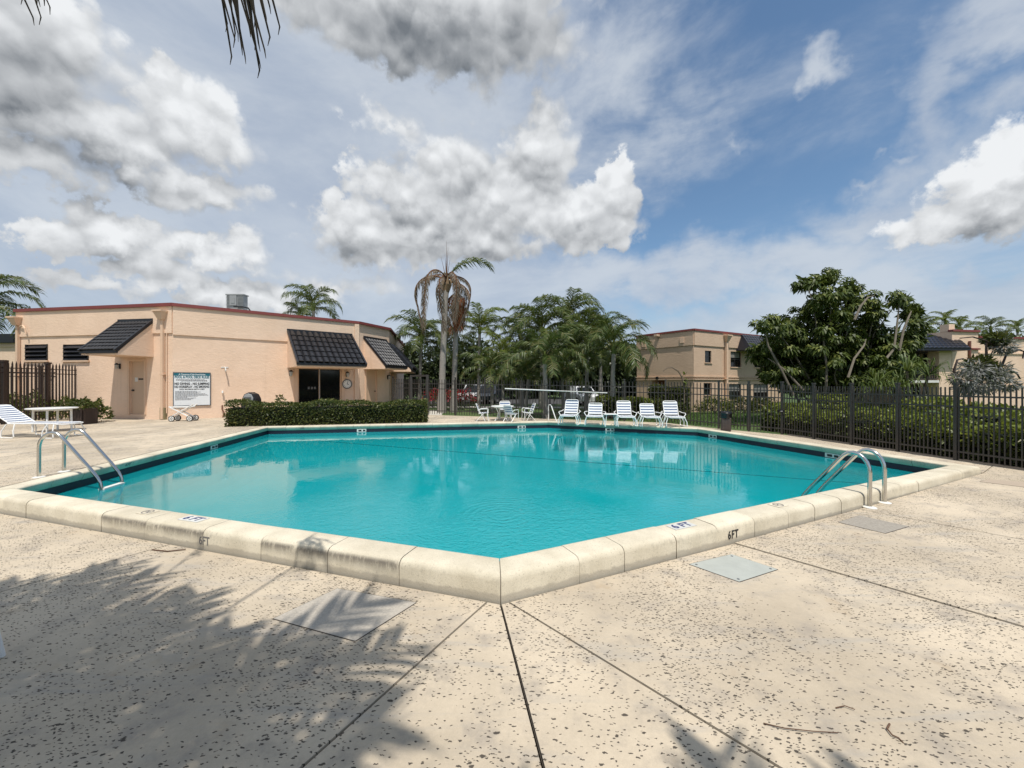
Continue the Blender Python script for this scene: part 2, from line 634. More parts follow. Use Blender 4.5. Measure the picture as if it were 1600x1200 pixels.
def stucco(name, col, dark):
    m, k, b, out = newmat(name)
    p = pos(k)
    big = k.noise(p, .8, 5, .6)
    sk = k.n('ShaderNodeMapping')
    k.put(sk.inputs['Vector'], p)
    sk.inputs['Scale'].default_value = (1.0, 1.0, 2.4)
    skip = k.noise(sk.outputs[0], 5.0, 5, .6, .7)
    c = k.mix(k.ramp(big, .3, .72), c4(col), c4(dark))
    dr = k.n('ShaderNodeMapping')
    k.put(dr.inputs['Vector'], p)
    dr.inputs['Scale'].default_value = (1, 1, .06)
    drip = k.noise(dr.outputs[0], 2.4, 5, .65)
    c = k.mix(k.ramp(drip, .58, .80, 0, .5), c, c4((dark[0] * .74, dark[1] * .74, dark[2] * .74)))
    g = k.m('MULTIPLY_ADD', skip, .16, .92)
    c = k.v('MULTIPLY', c, k.xyz(g, g, g))
    k.put(b.inputs['Base Color'], c)
    b.inputs['Roughness'].default_value = .9
    b.inputs['Specular IOR Level'].default_value = .2
    bump(k, b, k.m('ADD', skip, k.m('MULTIPLY', k.noise(p, 30.0, 4, .6), .4)), .6, .022)
    return m


def water_material(rings):
    m = bpy.data.materials.new("pool_water")
    m.use_nodes = True
    t = m.node_tree
    t.nodes.clear()
    k = NT(t)
    p = pos(k)
    chop = k.noise(p, 12.0, 3, .5, .4)
    rip = k.noise(p, 25.0, 2, .5, .5)
    swell = k.noise(p, 2.6, 3, .5)
    gust = k.ramp(k.noise(k.v('ADD', p, (3.7, 1.3, 0)), .33, 3, .5), .42, .60)
    sx, sy, sz = k.sep(p)
    near = k.ramp(sy, 11.0, 4.5)
    rough = k.m('MULTIPLY_ADD', k.m('MULTIPLY', gust, k.m('MULTIPLY_ADD', near, .88, .12)), .85, .022)
    calm = k.ramp(sx, -5.5, -1.0, .12, 1.0)
    rough = k.m('MULTIPLY', calm, k.m('MAXIMUM', rough, k.m('MULTIPLY', k.ramp(sy, 7.5, 3.6), k.m('MULTIPLY_ADD', k.noise(p, .8, 2, .5), 1.6, .15))))
    h = k.m('ADD', k.m('MULTIPLY', chop, .013), k.m('MULTIPLY', rip, .009))
    h = k.m('ADD', k.m('MULTIPLY', h, rough), k.m('MULTIPLY', swell, .0025))
    for (cx, cy, rad, lam, amp) in rings:              # rings spreading from where something touched the water
        d = k.v('LENGTH', k.v('SUBTRACT', p, (cx, cy, 0)), out=1)
        s = k.m('SINE', k.m('MULTIPLY', d, 2 * math.pi / lam))
        h = k.m('MULTIPLY_ADD', k.m('MULTIPLY', s, k.ramp(d, rad, .1)), amp, h)
    bp = k.n('ShaderNodeBump')
    bp.inputs['Strength'].default_value = 1.0
    bp.inputs['Distance'].default_value = 1.0
    k.put(bp.inputs['Height'], h)
    fr = k.n('ShaderNodeFresnel')
    fr.inputs['IOR'].default_value = 1.45
    t.links.new(bp.outputs[0], fr.inputs['Normal'])
    gl = k.n('ShaderNodeBsdfGlossy')
    gl.inputs['Roughness'].default_value = 0.01
    gl.inputs['Color'].default_value = (1, 1, 1, 1)
    t.links.new(bp.outputs[0], gl.inputs['Normal'])
    tr = k.n('ShaderNodeBsdfTransparent')
    tr.inputs['Color'].default_value = (.12, .76, .82, 1)
    df = k.n('ShaderNodeBsdfDiffuse')                 # the milky scatter of a chlorinated pool
    df.inputs['Color'].default_value = (.004, .37, .405, 1)
    t.links.new(bp.outputs[0], df.inputs['Normal'])
    body = k.n('ShaderNodeMixShader')
    body.inputs[0].default_value = .42
    t.links.new(tr.outputs[0], body.inputs[1])
    t.links.new(df.outputs[0], body.inputs[2])
    mx = k.n('ShaderNodeMixShader')
    t.links.new(fr.outputs[0], mx.inputs[0])
    t.links.new(body.outputs[0], mx.inputs[1])
    t.links.new(gl.outputs[0], mx.inputs[2])
    out = k.n('ShaderNodeOutputMaterial')
    t.links.new(mx.outputs[0], out.inputs[0])
    return m


def grass_ground(name):
    m, k, b, out = newmat(name)
    p = pos(k)
    a = k.noise(p, .5, 5, .6)
    f = k.noise(p, 22.0, 5, .7)
    c = k.mix(k.ramp(a, .35, .7), c4((.045, .085, .018)), c4((.085, .125, .03)))
    c = k.mix(k.ramp(f, .5, .75, 0, .6), c, c4((.03, .055, .012)))
    k.put(b.inputs['Base Color'], c)
    b.inputs['Roughness'].default_value = .9
    bump(k, b, f, .8, .04)
    return m


M = {}
M['deck'] = deck_material()
M['joint'] = simple("joint_dirt", (.055, .045, .036), .95, .3, 12)
M['coping'] = coping_material("coping_stone", False)
M['coping_worn'] = coping_material("coping_stone_worn", True)
M['mortar'] = simple("mortar", (.20, .175, .14), .95, .3, 20)
M['basin'] = simple("pool_plaster", (.50, .80, .80), .7, .06, 1.2)
M['tileband'] = simple("navy_tile", (.004, .006, .02), .5, .2, 10)
M['peach'] = stucco("peach_stucco", (.81, .605, .455), (.75, .55, .405))
M['peach_smooth'] = simple("peach_paint", (.69, .49, .345), .7, .08, 3)
M['peach_door'] = simple("peach_door_paint", (.60, .43, .30), .55, .06, 3)
M['tan'] = stucco("tan_stucco", (.63, .46, .33), (.57, .41, .29))
M['red_trim'] = simple("red_roof_trim", (.20, .045, .04), .6, .15, 3)
M['black_tile'] = simple("black_roof_tile", (.013, .013, .016), .36, .25, 9)
M['blue_tile'] = simple("slate_roof_tile", (.011, .012, .018), .4, .25, 9)
M['roof'] = simple("roof_gravel", (.35, .34, .32), .95, .2, 4)
M['white'] = simple("white_paint", (.78, .78, .76), .35, .05, 6)
M['white_old'] = simple("old_white_paint", (.70, .69, .65), .5, .12, 6)
M['strap_white'] = simple("white_vinyl", (.74, .75, .76), .4, .05, 6)
M['strap_blue'] = simple("blue_vinyl", (.10, .17, .32), .4, .1, 6)
M['bronze'] = simple("bronze_fence_paint", (.040, .036, .033), .45, .25, 6)
M['brown_fence'] = simple("brown_fence_paint", (.03, .017, .013), .5, .25, 6)
M['black'] = simple("black_plastic", (.012, .012, .013), .4, .2, 8)
M['dark_frame'] = simple("dark_metal_frame", (.03, .028, .026), .45, .15, 8)
M['steel'] = simple("stainless_steel", (.62, .61, .58), .18, .06, 30, metal=1.0)
M['glass'] = simple("dark_window_glass", (.006, .007, .008), .06, .1, 4)
M['curtain'] = simple("pale_blind", (.23, .22, .20), .8, .15, 12)
M['teal'] = simple("teal_print", (.012, .13, .17), .5, .05, 4)
M['tile_white'] = simple('worn_white_tile', (.58, .58, .55), .5, .12, 30)
M['ink'] = simple("black_ink", (.015, .016, .018), .6, .1, 6)
M['grey_ink'] = simple("grey_ink", (.22, .22, .225), .7, .2, 6)
M['blue_ink'] = simple("blue_ink", (.03, .045, .14), .6, .1, 6)
M['faded_ink'] = simple("faded_ink", (.20, .19, .18), .8, .3, 30)
M['sign_white'] = simple("sign_white", (.74, .76, .77), .5, .03, 6)
M['rubber'] = simple("black_rubber", (.02, .02, .02), .8, .2, 10)
M['grey_metal'] = simple("grey_metal", (.30, .31, .31), .5, .15, 6)
M['dark_grey'] = simple("dark_grey_metal", (.09, .095, .10), .5, .15, 6)
M['hatch_grey'] = simple("grey_hatch_concrete", (.36, .325, .275), .9, .45, 45, bumps=.5, bscale=90)
M['hatch_blue'] = simple("pale_hatch_plate", (.38, .395, .36), .75, .2, 5, bumps=.2, bscale=60)
M['hatch_tan'] = simple("tan_hatch_plate", (.42, .34, .26), .85, .1, 10, bumps=.4, bscale=90)
M['bark_grey'] = simple("grey_palm_bark", (.30, .275, .245), .95, .3, 5, bumps=.8, bscale=14)
M['bark'] = simple("brown_bark", (.13, .105, .08), .95, .3, 5, bumps=.8, bscale=20)
M['bark_pale'] = simple("pale_bark", (.17, .145, .11), .9, .3, 6, bumps=.5, bscale=24)
M['wood_dark'] = simple("dark_planter_wood", (.035, .02, .016), .6, .3, 7)
M['bin_brown'] = simple("brown_bin_plastic", (.06, .043, .038), .55, .2, 10)
M['bag'] = simple("black_bin_bag", (.008, .008, .009), .25, .1, 10)
M['grass'] = grass_ground("lawn_grass")
M['blade'] = leafmat("grass_blade", (.05, .10, .018), (.10, .165, .035), trans=.3)
M['palm'] = leafmat("palm_leaf", (.040, .068, .014), (.115, .150, .032), (.17, .16, .045), trans=.25)
M['palm_dark'] = leafmat("dark_palm_leaf", (.030, .054, .013), (.095, .130, .028), (.13, .12, .035), trans=.2)
M['palm_bright'] = leafmat("bright_palm_leaf", (.075, .115, .02), (.17, .21, .04), (.20, .18, .05), trans=.3)
M['palm_dead'] = leafmat("dead_palm_leaf", (.15, .045, .02), (.34, .12, .05), (.30, .21, .13), rough=.8, trans=.12, spec=.15)
M['palm_grey'] = leafmat("withered_palm_leaf", (.13, .10, .075), (.26, .21, .16), (.16, .085, .05), rough=.85, trans=.12, spec=.15)
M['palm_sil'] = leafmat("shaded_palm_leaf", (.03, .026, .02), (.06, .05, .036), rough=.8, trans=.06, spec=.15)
M['hedge'] = leafmat("hedge_leaf", (.028, .042, .011), (.095, .115, .025), (.16, .15, .04), trans=.2)
M['hedge_top'] = leafmat("sunlit_hedge_leaf", (.10, .14, .022), (.24, .28, .05), (.30, .30, .08), trans=.3)  # lighter copy of the hedge leaf, sunlight on top put into its colour
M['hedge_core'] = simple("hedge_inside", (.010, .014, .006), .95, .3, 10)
M['shrub'] = leafmat("shrub_leaf", (.035, .058, .014), (.11, .125, .028), (.20, .19, .05), trans=.2)
M['umbrella'] = leafmat("umbrella_tree_leaf", (.026, .044, .010), (.100, .132, .026), (.16, .18, .045), rough=.5, trans=.18, spec=.25)
M['bgtree'] = leafmat("distant_tree_leaf", (.018, .030, .010), (.058, .078, .024), trans=.14)
M['strappy'] = leafmat("strap_leaf", (.06, .095, .022), (.15, .19, .05), (.20, .22, .08), trans=.2)
M['silver'] = leafmat("silver_leaf", (.17, .175, .17), (.34, .34, .33), (.06, .085, .045), rough=.7, trans=.15)
M['red_flower'] = leafmat("red_flower", (.30, .012, .025), (.48, .03, .05), (.05, .09, .02), trans=.2)
M['car_white'] = simple("white_car_paint", (.72, .73, .74), .25, .03, 3, coat=.6)
M['car_dark'] = simple("dark_car_paint", (.03, .035, .045), .25, .05, 3, coat=.6)
M['asphalt'] = simple("asphalt", (.055, .055, .055), .9, .2, 6)
M['concrete'] = simple("pale_concrete", (.52, .49, .43), .9, .15, 3, bumps=.2)
M['twig'] = simple("dry_twig", (.11, .06, .035), .9, .3, 12)
M['clock_face'] = simple("clock_face", (.75, .75, .72), .4, .02, 5)
M['lamp_glass'] = simple("frosted_lamp_glass", (.42, .42, .40), .3, .05, 5)
M['rope'] = simple("dark_rope", (.012, .03, .05), .8, .2, 20)

# ------------------------------------------------------------------ pool outline (inner edge of the coping, at its top)
def inter(p, d, q, e):
    """plan intersection of two lines"""
    det = d.x * -e.y + e.x * d.y
    w = q - p
    t = (w.x * -e.y + e.x * w.y) / det
    return Vector((p.x + d.x * t, p.y + d.y * t, 0))


def offset_poly(poly, dist):
    """poly clockwise or not: positive dist moves every edge outward"""
    n = len(poly)
    area = sum(poly[i].x * poly[(i + 1) % n].y - poly[(i + 1) % n].x * poly[i].y for i in range(n))
    sg = 1 if area > 0 else -1
    lines = []
    for i in range(n):
        a, b = poly[i], poly[(i + 1) % n]
        d = (b - a)
        d.z = 0
        d.normalize()
        nrm = Vector((d.y, -d.x, 0)) * sg
        lines.append((a + nrm * dist, d))
    out = []
    for i in range(n):
        p, d = lines[i - 1]
        q, e = lines[i]
        if abs(d.cross(e).z) < 1e-4:
            v = q.copy()
        else:
            v = inter(p, d, q, e)
        out.append(Vector((v.x, v.y, 0)))
    return out


def flat(v):
    return Vector((v.x, v.y, 0))


cN, cL, cFL, cFM, cFR, cR = [flat(G(x, y, ZC)) for x, y in ((780, 870), (25.5, 762.5), (418.8, 667), (856, 658.6), (1089, 669), (1485, 726))]
POOL = [cN, cL, cFL, cFM, cFR, cR]
CW = 0.345                       # coping width
OUT = offset_poly(POOL, CW)
oN, oL, oFL, oFM, oFR, oR = OUT
WATER_Z = -0.055

# ------------------------------------------------------------------ ground, lawn, deck
mb = MB()
mb.add([(-900, -400, -.35), (900, -400, -.35), (900, 1500, -.35), (-900, 1500, -.35)], [(0, 1, 2, 3)])
# the pool basin is cut out of the ground sheet
hole = offset_poly(POOL, .25)
outer = [Vector((-900, -400, 0)), Vector((900, -400, 0)), Vector((900, 1500, 0)), Vector((-900, 1500, 0))]
tri = tessellate_polygon([outer, hole])
allv = outer + hole
mb = MB()
mb.add([(p.x, p.y, -.35) for p in allv], tri)
tag(mb.build('ground', M['grass']), kind='structure')

fGate = G(668, 648, ZF)
fMid = G(1040, 660.5, ZF)
fC1 = G(1123, 670, .2)
fC2 = G(1222, 679, .17)
fP1 = G(1271.5, 686, .15)
fP4 = G(1493.5, 719, .15)
fdir = (fP4 - fP1).normalized()
fEnd = fP4 + fdir * 9.0
fBack = fEnd + fdir * 6
E1 = oL + (oL - oN).normalized() * 19            # the curb runs on to the left out of the picture
E1.y = min(E1.y, 12)

mb = MB()
lawn_in = [Vector((-60, 24, 0)), Vector((-27, 24.5, 0)), Vector((-5.2, 24.5, 0)), flat(fGate), flat(fMid), flat(fC1), flat(fC2), flat(fP1), flat(fP4), flat(fBack)]
lawn_out = [Vector((-600, 24, 0)), Vector((-500, 600, 0)), Vector((0, 900, 0)), Vector((500, 600, 0)), Vector((400, fBack.y, 0))]
mb.prism(lawn_out[:4] + [lawn_out[4]] + lawn_in[::-1], -.3, .13)
tag(mb.build('lawn', M['grass']), kind='structure')

deck = thing('pool_deck', None, None, kind='structure')
GAP = .009


def slab(poly, zs, cuts=()):
    """one slab of concrete; zs its corner heights"""
    n = len(poly)
    inset = offset_poly(poly, -GAP)
    MB().prism([(p.x, p.y) for p in inset], [z - .14 for z in zs], zs).build('deck_slab', M['deck'], deck)
    filler.prism([(p.x, p.y) for p in offset_poly(poly, .004)], [z - .2 for z in zs], [z - .024 for z in zs])


filler = MB()
out2 = offset_poly(POOL, CW + .020)             # slabs stop just short of the coping
dN, dL, dFL, dFM, dFR, dR = out2


def on_edge(a, b, p):
    """point of line a-b nearest p"""
    d = (b - a).normalized()
    return a + d * (p - a).dot(d)


def ray(p1, p2, y=None, x=None, L=None):
    d = flat(p2) - flat(p1)
    d.normalize()
    p1 = flat(p1)
    if y is not None: return p1 + d * ((y - p1.y) / d.y)
    if x is not None: return p1 + d * ((x - p1.x) / d.x)
    return p1 + d * L


r1a, r1b = G(748, 952), G(470, 1200)
r2a, r2b = G(783, 950), G(848, 1200)
r3a, r3b = G(810, 950), G(1220, 1200)
r4a, r4b = G(1150, 850), G(1600, 980)
r5a, r5b = G(250, 855), G(0, 925)
r6a, r6b = G(1350, 800), G(1600, 847)
dNL, dNR = (dL - dN).normalized(), (dR - dN).normalized()
s1, e1 = inter(dN, dNL, flat(r1a), (flat(r1b) - flat(r1a))), ray(r1a, r1b, y=-5)
s2, e2 = dN.copy(), ray(r2a, r2b, y=-5)
s3, e3 = inter(dN, dNR, flat(r3a), (flat(r3b) - flat(r3a))), ray(r3a, r3b, y=-5)
s4, e4 = inter(dN, dNR, flat(r4a), (flat(r4b) - flat(r4a))), ray(r4a, r4b, y=-2.5)
s5, e5 = inter(dN, dNL, flat(r5a), (flat(r5b) - flat(r5a))), ray(r5a, r5b, y=-3)
s6, e6 = inter(dN, dNR, flat(r6a), (flat(r6b) - flat(r6a))), ray(r6a, r6b, y=1.5)
slab([s1, s2, e2, e1], [0] * 4)
slab([s2, s3, e3, e2], [0] * 4)
slab([s3, s4, e4, Vector((8.5, -5, 0)), e3], [0] * 5)
slab([s4, s6, e6, Vector((13, -1.5, 0)), e4], [.01, .03, .02, 0, 0])
fR1 = flat(fP1) + flat(fdir) * ((dR.y + .5 - fP1.y) / fdir.y)
fR2 = flat(fP1) + flat(fdir) * ((3.0 - fP1.y) / fdir.y)
slab([s6, dR, fR1, fR2, e6], [.03, .11, .15, .15, .02])
slab([s5, s1, e1, Vector((-9, -5, 0)), e5], [0] * 5)
slab([dL, s5, e5, Vector((-20, -4, 0)), E1], [0] * 5)
# right strip, level with the coping at its far end
slab([dR, dFR, flat(fC1), flat(fC2), flat(fP1), fR1], [.11, .21, .2, .17, .15, .15])
# far deck
mF = dFM + (dFM - cFM).normalized() * .01
gMid = flat(fGate) + (flat(fMid) - flat(fGate)) * .52
gBack = Vector((-5.2, 24.5, 0))
slab([dFR, dFM, gMid, flat(fMid), flat(fC1)], [.21, ZF, ZF, ZF, .2])
slab([dFM, dFL, Vector((-13.6, 15.3, 0)), Vector((-13.6, 24.5, 0)), gBack, flat(fGate), gMid], [ZF] * 7)
lj1, lj2 = G(0, 715, ZF), G(275, 667.5, ZF)
ljd = (flat(lj2) - flat(lj1)).normalized()
ljt = flat(lj1) + ljd * ((15.3 - lj1.y) / ljd.y)
ljb = inter(oL, (E1 - oL).normalized(), flat(lj1), ljd)
slab([dFL, dL + Vector((-.01, .02, 0)), ljb + Vector((0, .3, 0)), ljt, Vector((-13.6, 15.3, 0))] if ljt.x < -13.6 else
     [dFL, dL, ljb, ljt], [ZF] * (5 if ljt.x < -13.6 else 4))
slab([ljt, ljb, Vector((-26, E1.y, 0)), Vector((-30, 24.5, 0)), Vector((-13.6, 24.5, 0)), Vector((-13.6, 15.3, 0))], [ZF] * 6)
filler.build('joint_filler', M['joint'], deck)

# ------------------------------------------------------------------ swimming pool
pool = thing('swimming_pool', None, None, kind='structure')
PROF = [(CW, -.06), (CW, ZC - .065), (CW - .012, ZC - .03), (CW - .035, ZC - .008), (CW - .07, ZC), (.05, ZC), (.018, ZC - .007), (.003, ZC - .022), (0, ZC - .040), (.052, ZC - .15), (.065, ZC - .160), (.10, ZC - .160), (.10, -.06)]
area = sum(POOL[i].x * POOL[(i + 1) % 6].y - POOL[(i + 1) % 6].x * POOL[i].y for i in range(6))
SG = 1 if area > 0 else -1


def edge_frame(i):
    a, b = POOL[i], POOL[(i + 1) % 6]
    d = (b - a).normalized()
    return a, b, d, Vector((d.y, -d.x, 0)) * SG


def corner_pts(i, prof):
    """profile carried to the mitre at corner i"""
    _, _, d0, n0 = edge_frame(i - 1)
    _, _, d1, n1 = edge_frame(i)
    mv = (n0 + n1)
    mv = mv / mv.dot(n1)
    return [Vector((POOL[i].x + mv.x * w, POOL[i].y + mv.y * w, z)) for w, z in prof]


mort = MB()
mprof = [(.09, -.055), (.09, ZC - .15), (.06, ZC - .06), (.06, ZC - .014), (CW - .08, ZC - .014), (CW - .03, ZC - .05), (CW - .012, ZC - .09), (CW - .012, -.055)]
stone_at = {}
for i in range(6):
    a, b, d, nrm = edge_frame(i)
    L = (b - a).length
    # joint positions along the near edges follow the photograph, elsewhere an even course
    if i == 5 or i == 0:
        ref = [(887.5, 915), (958.7, 895), (1038.4, 872), (1106, 856), (1164, 840), (1213.8, 825), (1257, 814.7), (1295, 803)]
        if i == 5:
            js = sorted((L - (flat(G(x, y)) - oN).length) for x, y in ref)
            js = [j for j in js]
            first = js[0]
            nrest = max(1, round(first / .6))
            js = [first * (q + 1) / nrest for q in range(nrest - 1)] + js
        else:
            ref = [(651, 910), (533, 893), (433, 872), (339, 857), (255, 838), (180, 828), (114, 822), (48, 810)]
            js = sorted((flat(G(x, y)) - oN).length for x, y in ref)
            js = [j for j in js if .3 < j < L - .3]
            rest = L - js[-1]
            nrest = max(1, round(rest / .6))
            js = js + [js[-1] + rest * (q + 1) / nrest for q in range(nrest - 1)]
    else:
        nn = round(L / .62)
        js = [L * (q + 1) / nn for q in range(nn - 1)]
    js = [0] + js + [L]
    for q in range(len(js) - 1):
        t0, t1 = js[q], js[q + 1]
        jit = rng.uniform(-.003, .003)
        gp = .004
        pa = corner_pts(i, PROF) if q == 0 else [a + d * (t0 + gp) + nrm * w + Vector((0, 0, z)) for w, z in PROF]
        pb = corner_pts((i + 1) % 6, PROF) if q == len(js) - 2 else [a + d * (t1 - gp) + nrm * w + Vector((0, 0, z)) for w, z in PROF]
        if q == 0: pa = [p + d * gp for p in pa]
        if q == len(js) - 2: pb = [p - d * gp for p in pb]
        off = nrm * rng.uniform(-.004, .004) + Vector((0, 0, jit))
        pa, pb = [p + off for p in pa], [p + off for p in pb]
        st = MB()
        n = len(pa)
        st.add(pa + pb, [(k2, (k2 + 1) % n, n + (k2 + 1) % n, n + k2) for k2 in range(n)] + [tuple(range(n))[::-1], tuple(range(n, 2 * n))])
        worn = (i == 0 and 1 <= q <= 5 and q != 3) or (i == 0 and q == 4)
        st.build('coping_stone', M['coping_worn' if worn else 'coping'], pool, smooth=True)
        stone_at[(i, q)] = (t0, t1)
    pa, pb = corner_pts(i, mprof), corner_pts((i + 1) % 6, mprof)
    n = len(pa)
    mort.add(pa + pb, [(k2, (k2 + 1) % n, n + (k2 + 1) % n, n + k2) for k2 in range(n)])
mort.build('mortar_bed', M['mortar'], pool)

wall_in = offset_poly(POOL, .066)
band = MB()
bas = MB()
n = 6
FLOOR = lambda p: -1.05 - .45 * max(0, min(1, (17 - p.y) / 13))
zt, zb = ZC - .158, WATER_Z - .012
for i in range(n):
    a, b = wall_in[i], wall_in[(i + 1) % n]
    band.add([(a.x, a.y, zb), (b.x, b.y, zb), (b.x, b.y, zt), (a.x, a.y, zt)], [(0, 1, 2, 3)])
# walls that sweep into the floor in a wide cove
rings = []
for j in range(9):
    f = j / 8
    ins = 0 if j == 0 else 1.5 * (1 - math.cos(f * math.pi / 2))
    rings.append((offset_poly(POOL, .066 - ins), math.sin(f * math.pi / 2)))
for j in range(8):
    (A_, fa), (B_, fb_) = rings[j], rings[j + 1]
    for i in range(n):
        q = [A_[i], A_[(i + 1) % n], B_[(i + 1) % n], B_[i]]
        zz = [zb + (FLOOR(p) - zb) * f_ for p, f_ in zip(q, (fa, fa, fb_, fb_))]
        bas.add([(p.x, p.y, z) for p, z in zip(q, zz)], [(0, 1, 2, 3)])
bas.add([(p.x, p.y, FLOOR(p)) for p in rings[-1][0]], [t for t in tessellate_polygon([rings[-1][0]])])
band.build('waterline_tiles', M['tileband'], pool)
bas.build('basin', M['basin'], pool, smooth=True)
# skimmer mouths in the tile band
for px, py, i in ((565, 673, 2), (808, 664, 2), (960, 668, 3), (1120, 682, 4), (1312, 712, 4), (332, 699, 1)):
    a, b, d, nrm = edge_frame(i)
    g = flat(G(px, py, .0))
    t = (g - a).dot(d)
    o = a + d * t
    m = frame(o, d, nrm, (0, 0, 1))
    sk = MB()
    m = m @ Matrix.Translation((0, .045, 0))
    sk.box((0, .012, .012), (.36, .012, .115), m)
    so = sk.build('skimmer_inlet', M['white_old'], pool, world=True)
    s2 = MB()
    s2.box((-.06, .003, .012), (.12, .008, .06), m)
    s2.box((.1, .003, .012), (.1, .008, .06), m)
    s2.build('slot', M['black'], so, world=True)

wp = offset_poly(POOL, .0645)
rc1, rc2 = G(785, 805, WATER_Z), G(395, 775, WATER_Z)
M['water'] = water_material([(rc1.x, rc1.y, 1.5, .115, .0011), (rc2.x, rc2.y, .9, .10, .0006)])
wm = MB()
wm.add([(p.x, p.y, WATER_Z) for p in wp], [t for t in tessellate_polygon([wp])])
wo = tag(wm.build('pool_water', M['water']), kind='structure')
if wo.data.polygons[0].normal.z < 0:
    wo.data.flip_normals()

# line across the pool marking where the floor drops
ra = G(470, 686, WATER_Z)
rb = G(1290, 750.5, WATER_Z)
rd = (rb - ra).normalized()
pa = inter(cL, (cFL - cL).normalized(), flat(ra), flat(rd))
pb = inter(cN, (cR - cN).normalized(), flat(ra), flat(rd))
pts = [Vector((pa.x + (pb.x - pa.x) * t, pa.y + (pb.y - pa.y) * t, WATER_Z - .006 - .01 * math.sin(t * math.pi))) for t in [i / 16 for i in range(17)]]
mb = MB()
mb.tube(pts, .009, 6)
tag(mb.build('safety_rope', M['rope'], origin=pts[0]), 'thin dark safety rope stretched across the pool at the water surface', 'rope')


# ------------------------------------------------------------------ depth lettering on the coping
def on_coping(px, py, i, up=True):
    a, b, d, nrm = edge_frame(i)
    p = flat(G(px, py, ZC))
    t = (p - a).dot(d)
    return a + d * t, d, nrm


def depth_tile(px, py, i, body, mat, w=.34, hgt=.15):
    o, d, nrm = on_coping(px, py, i)
    # reads from the deck, so up on the letters points to the water
    x = d if Vector((d.x, d.y, 0)).cross(-nrm).z > 0 else -d
    c = o + nrm * .15 + Vector((0, 0, ZC + .0015))
    m = frame(c, x, -nrm, (0, 0, 1))
    tl = MB()
    tl.box((0, 0, 0), (w, hgt, .005), m)
    to = tl.build('depth_tile', M['tile_white'], pool, world=True)
    text(body, .15, m @ Matrix.Translation((0, 0, .0032)), mat, parent=to, bold=.004)


depth_tile(305, 810, 0, "6 FT", M['blue_ink'])
depth_tile(1066, 822, 5, "6 FT", M['blue_ink'])


def pictogram(px, py, i):
    """round no-diving mark, worn"""
    o, d, nrm = on_coping(px, py, i)
    x = d if Vector((d.x, d.y, 0)).cross(-nrm).z > 0 else -d
    m = frame(o + nrm * .15 + Vector((0, 0, ZC + .0015)), x, -nrm, (0, 0, 1))
    tl = MB()
    tl.box((0, 0, 0), (.2, .16, .005), m)
    to = tl.build('depth_tile', M['coping'], pool, world=True)
    rg = MB()
    rg.tube([m @ Vector((.062 * math.cos(a), .062 * math.sin(a), .003)) for a in [j * math.pi / 8 for j in range(16)]], .006, 5, closed=True)
    rg.bar(m @ Vector((-.044, .044, .004)), m @ Vector((.044, -.044, .004)), .01, .003)
    rg.bar(m @ Vector((-.03, -.01, .004)), m @ Vector((.025, .02, .004)), .016, .003)
    rg.build('no_diving_mark', M['faded_ink'], to, world=True)


pictogram(232, 800, 0)
pictogram(1215, 789, 5)


def face_text(px, py, i, body, mat, size=.135, inner=False, spacing=1.0):
    a, b, d, nrm = edge_frame(i)
    if inner:
        p = flat(G(px, py, ZC - .09))
        tv = Vector((0, 0, 1)) * .11 - nrm * .052
        o = a + d * ((p - a).dot(d)) + nrm * (.052 * .45 - .002)
        z = ZC - .04 - .11 * .45
        fz = (-nrm * .11 - Vector((0, 0, .052))).normalized()
    else:
        p = flat(G(px, py, ZC * .42))
        o = a + d * ((p - a).dot(d)) + nrm * (CW + .001)
        z = ZC * .40
        fz = nrm
    x = Vector((0, 0, 1)).cross(fz).normalized()
    m = frame(o + Vector((0, 0, z)), x, fz.cross(x), fz)
    text(body, size, m, mat, name='stencilled_depth', parent=pool, xscale=.8, bold=.003, spacing=spacing)


face_text(1141, 833, 5, "6FT", M['ink'], spacing=1.15)
face_text(316, 846, 0, "6FT", M['faded_ink'])
for px, py, i in ((474, 669, 2), (986, 667, 3), (205, 726, 1)):
    face_text(px, py, i, "4 FT", M['faded_ink'], .10, True)

# ------------------------------------------------------------------ hatch covers let into the deck
def deck_z(p):
    bpy.context.view_layer.update()
    ok, loc, *_ = S.ray_cast(bpy.context.evaluated_depsgraph_get(), Vector((p.x, p.y, 1.0)), Vector((0, 0, -1)))
    return loc.z if ok else 0.0


def hatch(corners, mat, label, z=0.0, screws=False):
    ps = [flat(G(x, y, z)) for x, y in corners]
    c = sum(ps, Vector()) / len(ps)
    mb = MB()
    zz = [deck_z(p) for p in ps]
    z = sum(zz) / 4
    mb.prism([(p.x, p.y) for p in ps], [q - .02 for q in zz], [q + .0045 for q in zz])
    rim = thing('hatch_cover', label, 'hatch cover', (c.x, c.y, z))
    mb.build('plate', mat, rim, world=True)
    fr = MB()
    for j in range(4):
        a, b = ps[j], ps[(j + 1) % 4]
        fr.bar(Vector((a.x, a.y, zz[j])), Vector((b.x, b.y, zz[(j + 1) % 4])), .012, .006)
    fr.build('edge_joint', M['joint'], rim, world=True)
    if screws:
        for j in range(4):
            q = ps[j].lerp(c, .16)
            sc = MB()
            sc.lathe((q.x, q.y, z + .004), [(.013, 0), (.013, .002), (.008, .003)], 10)
            sc.build('screw', M['dark_grey'], rim, world=True)


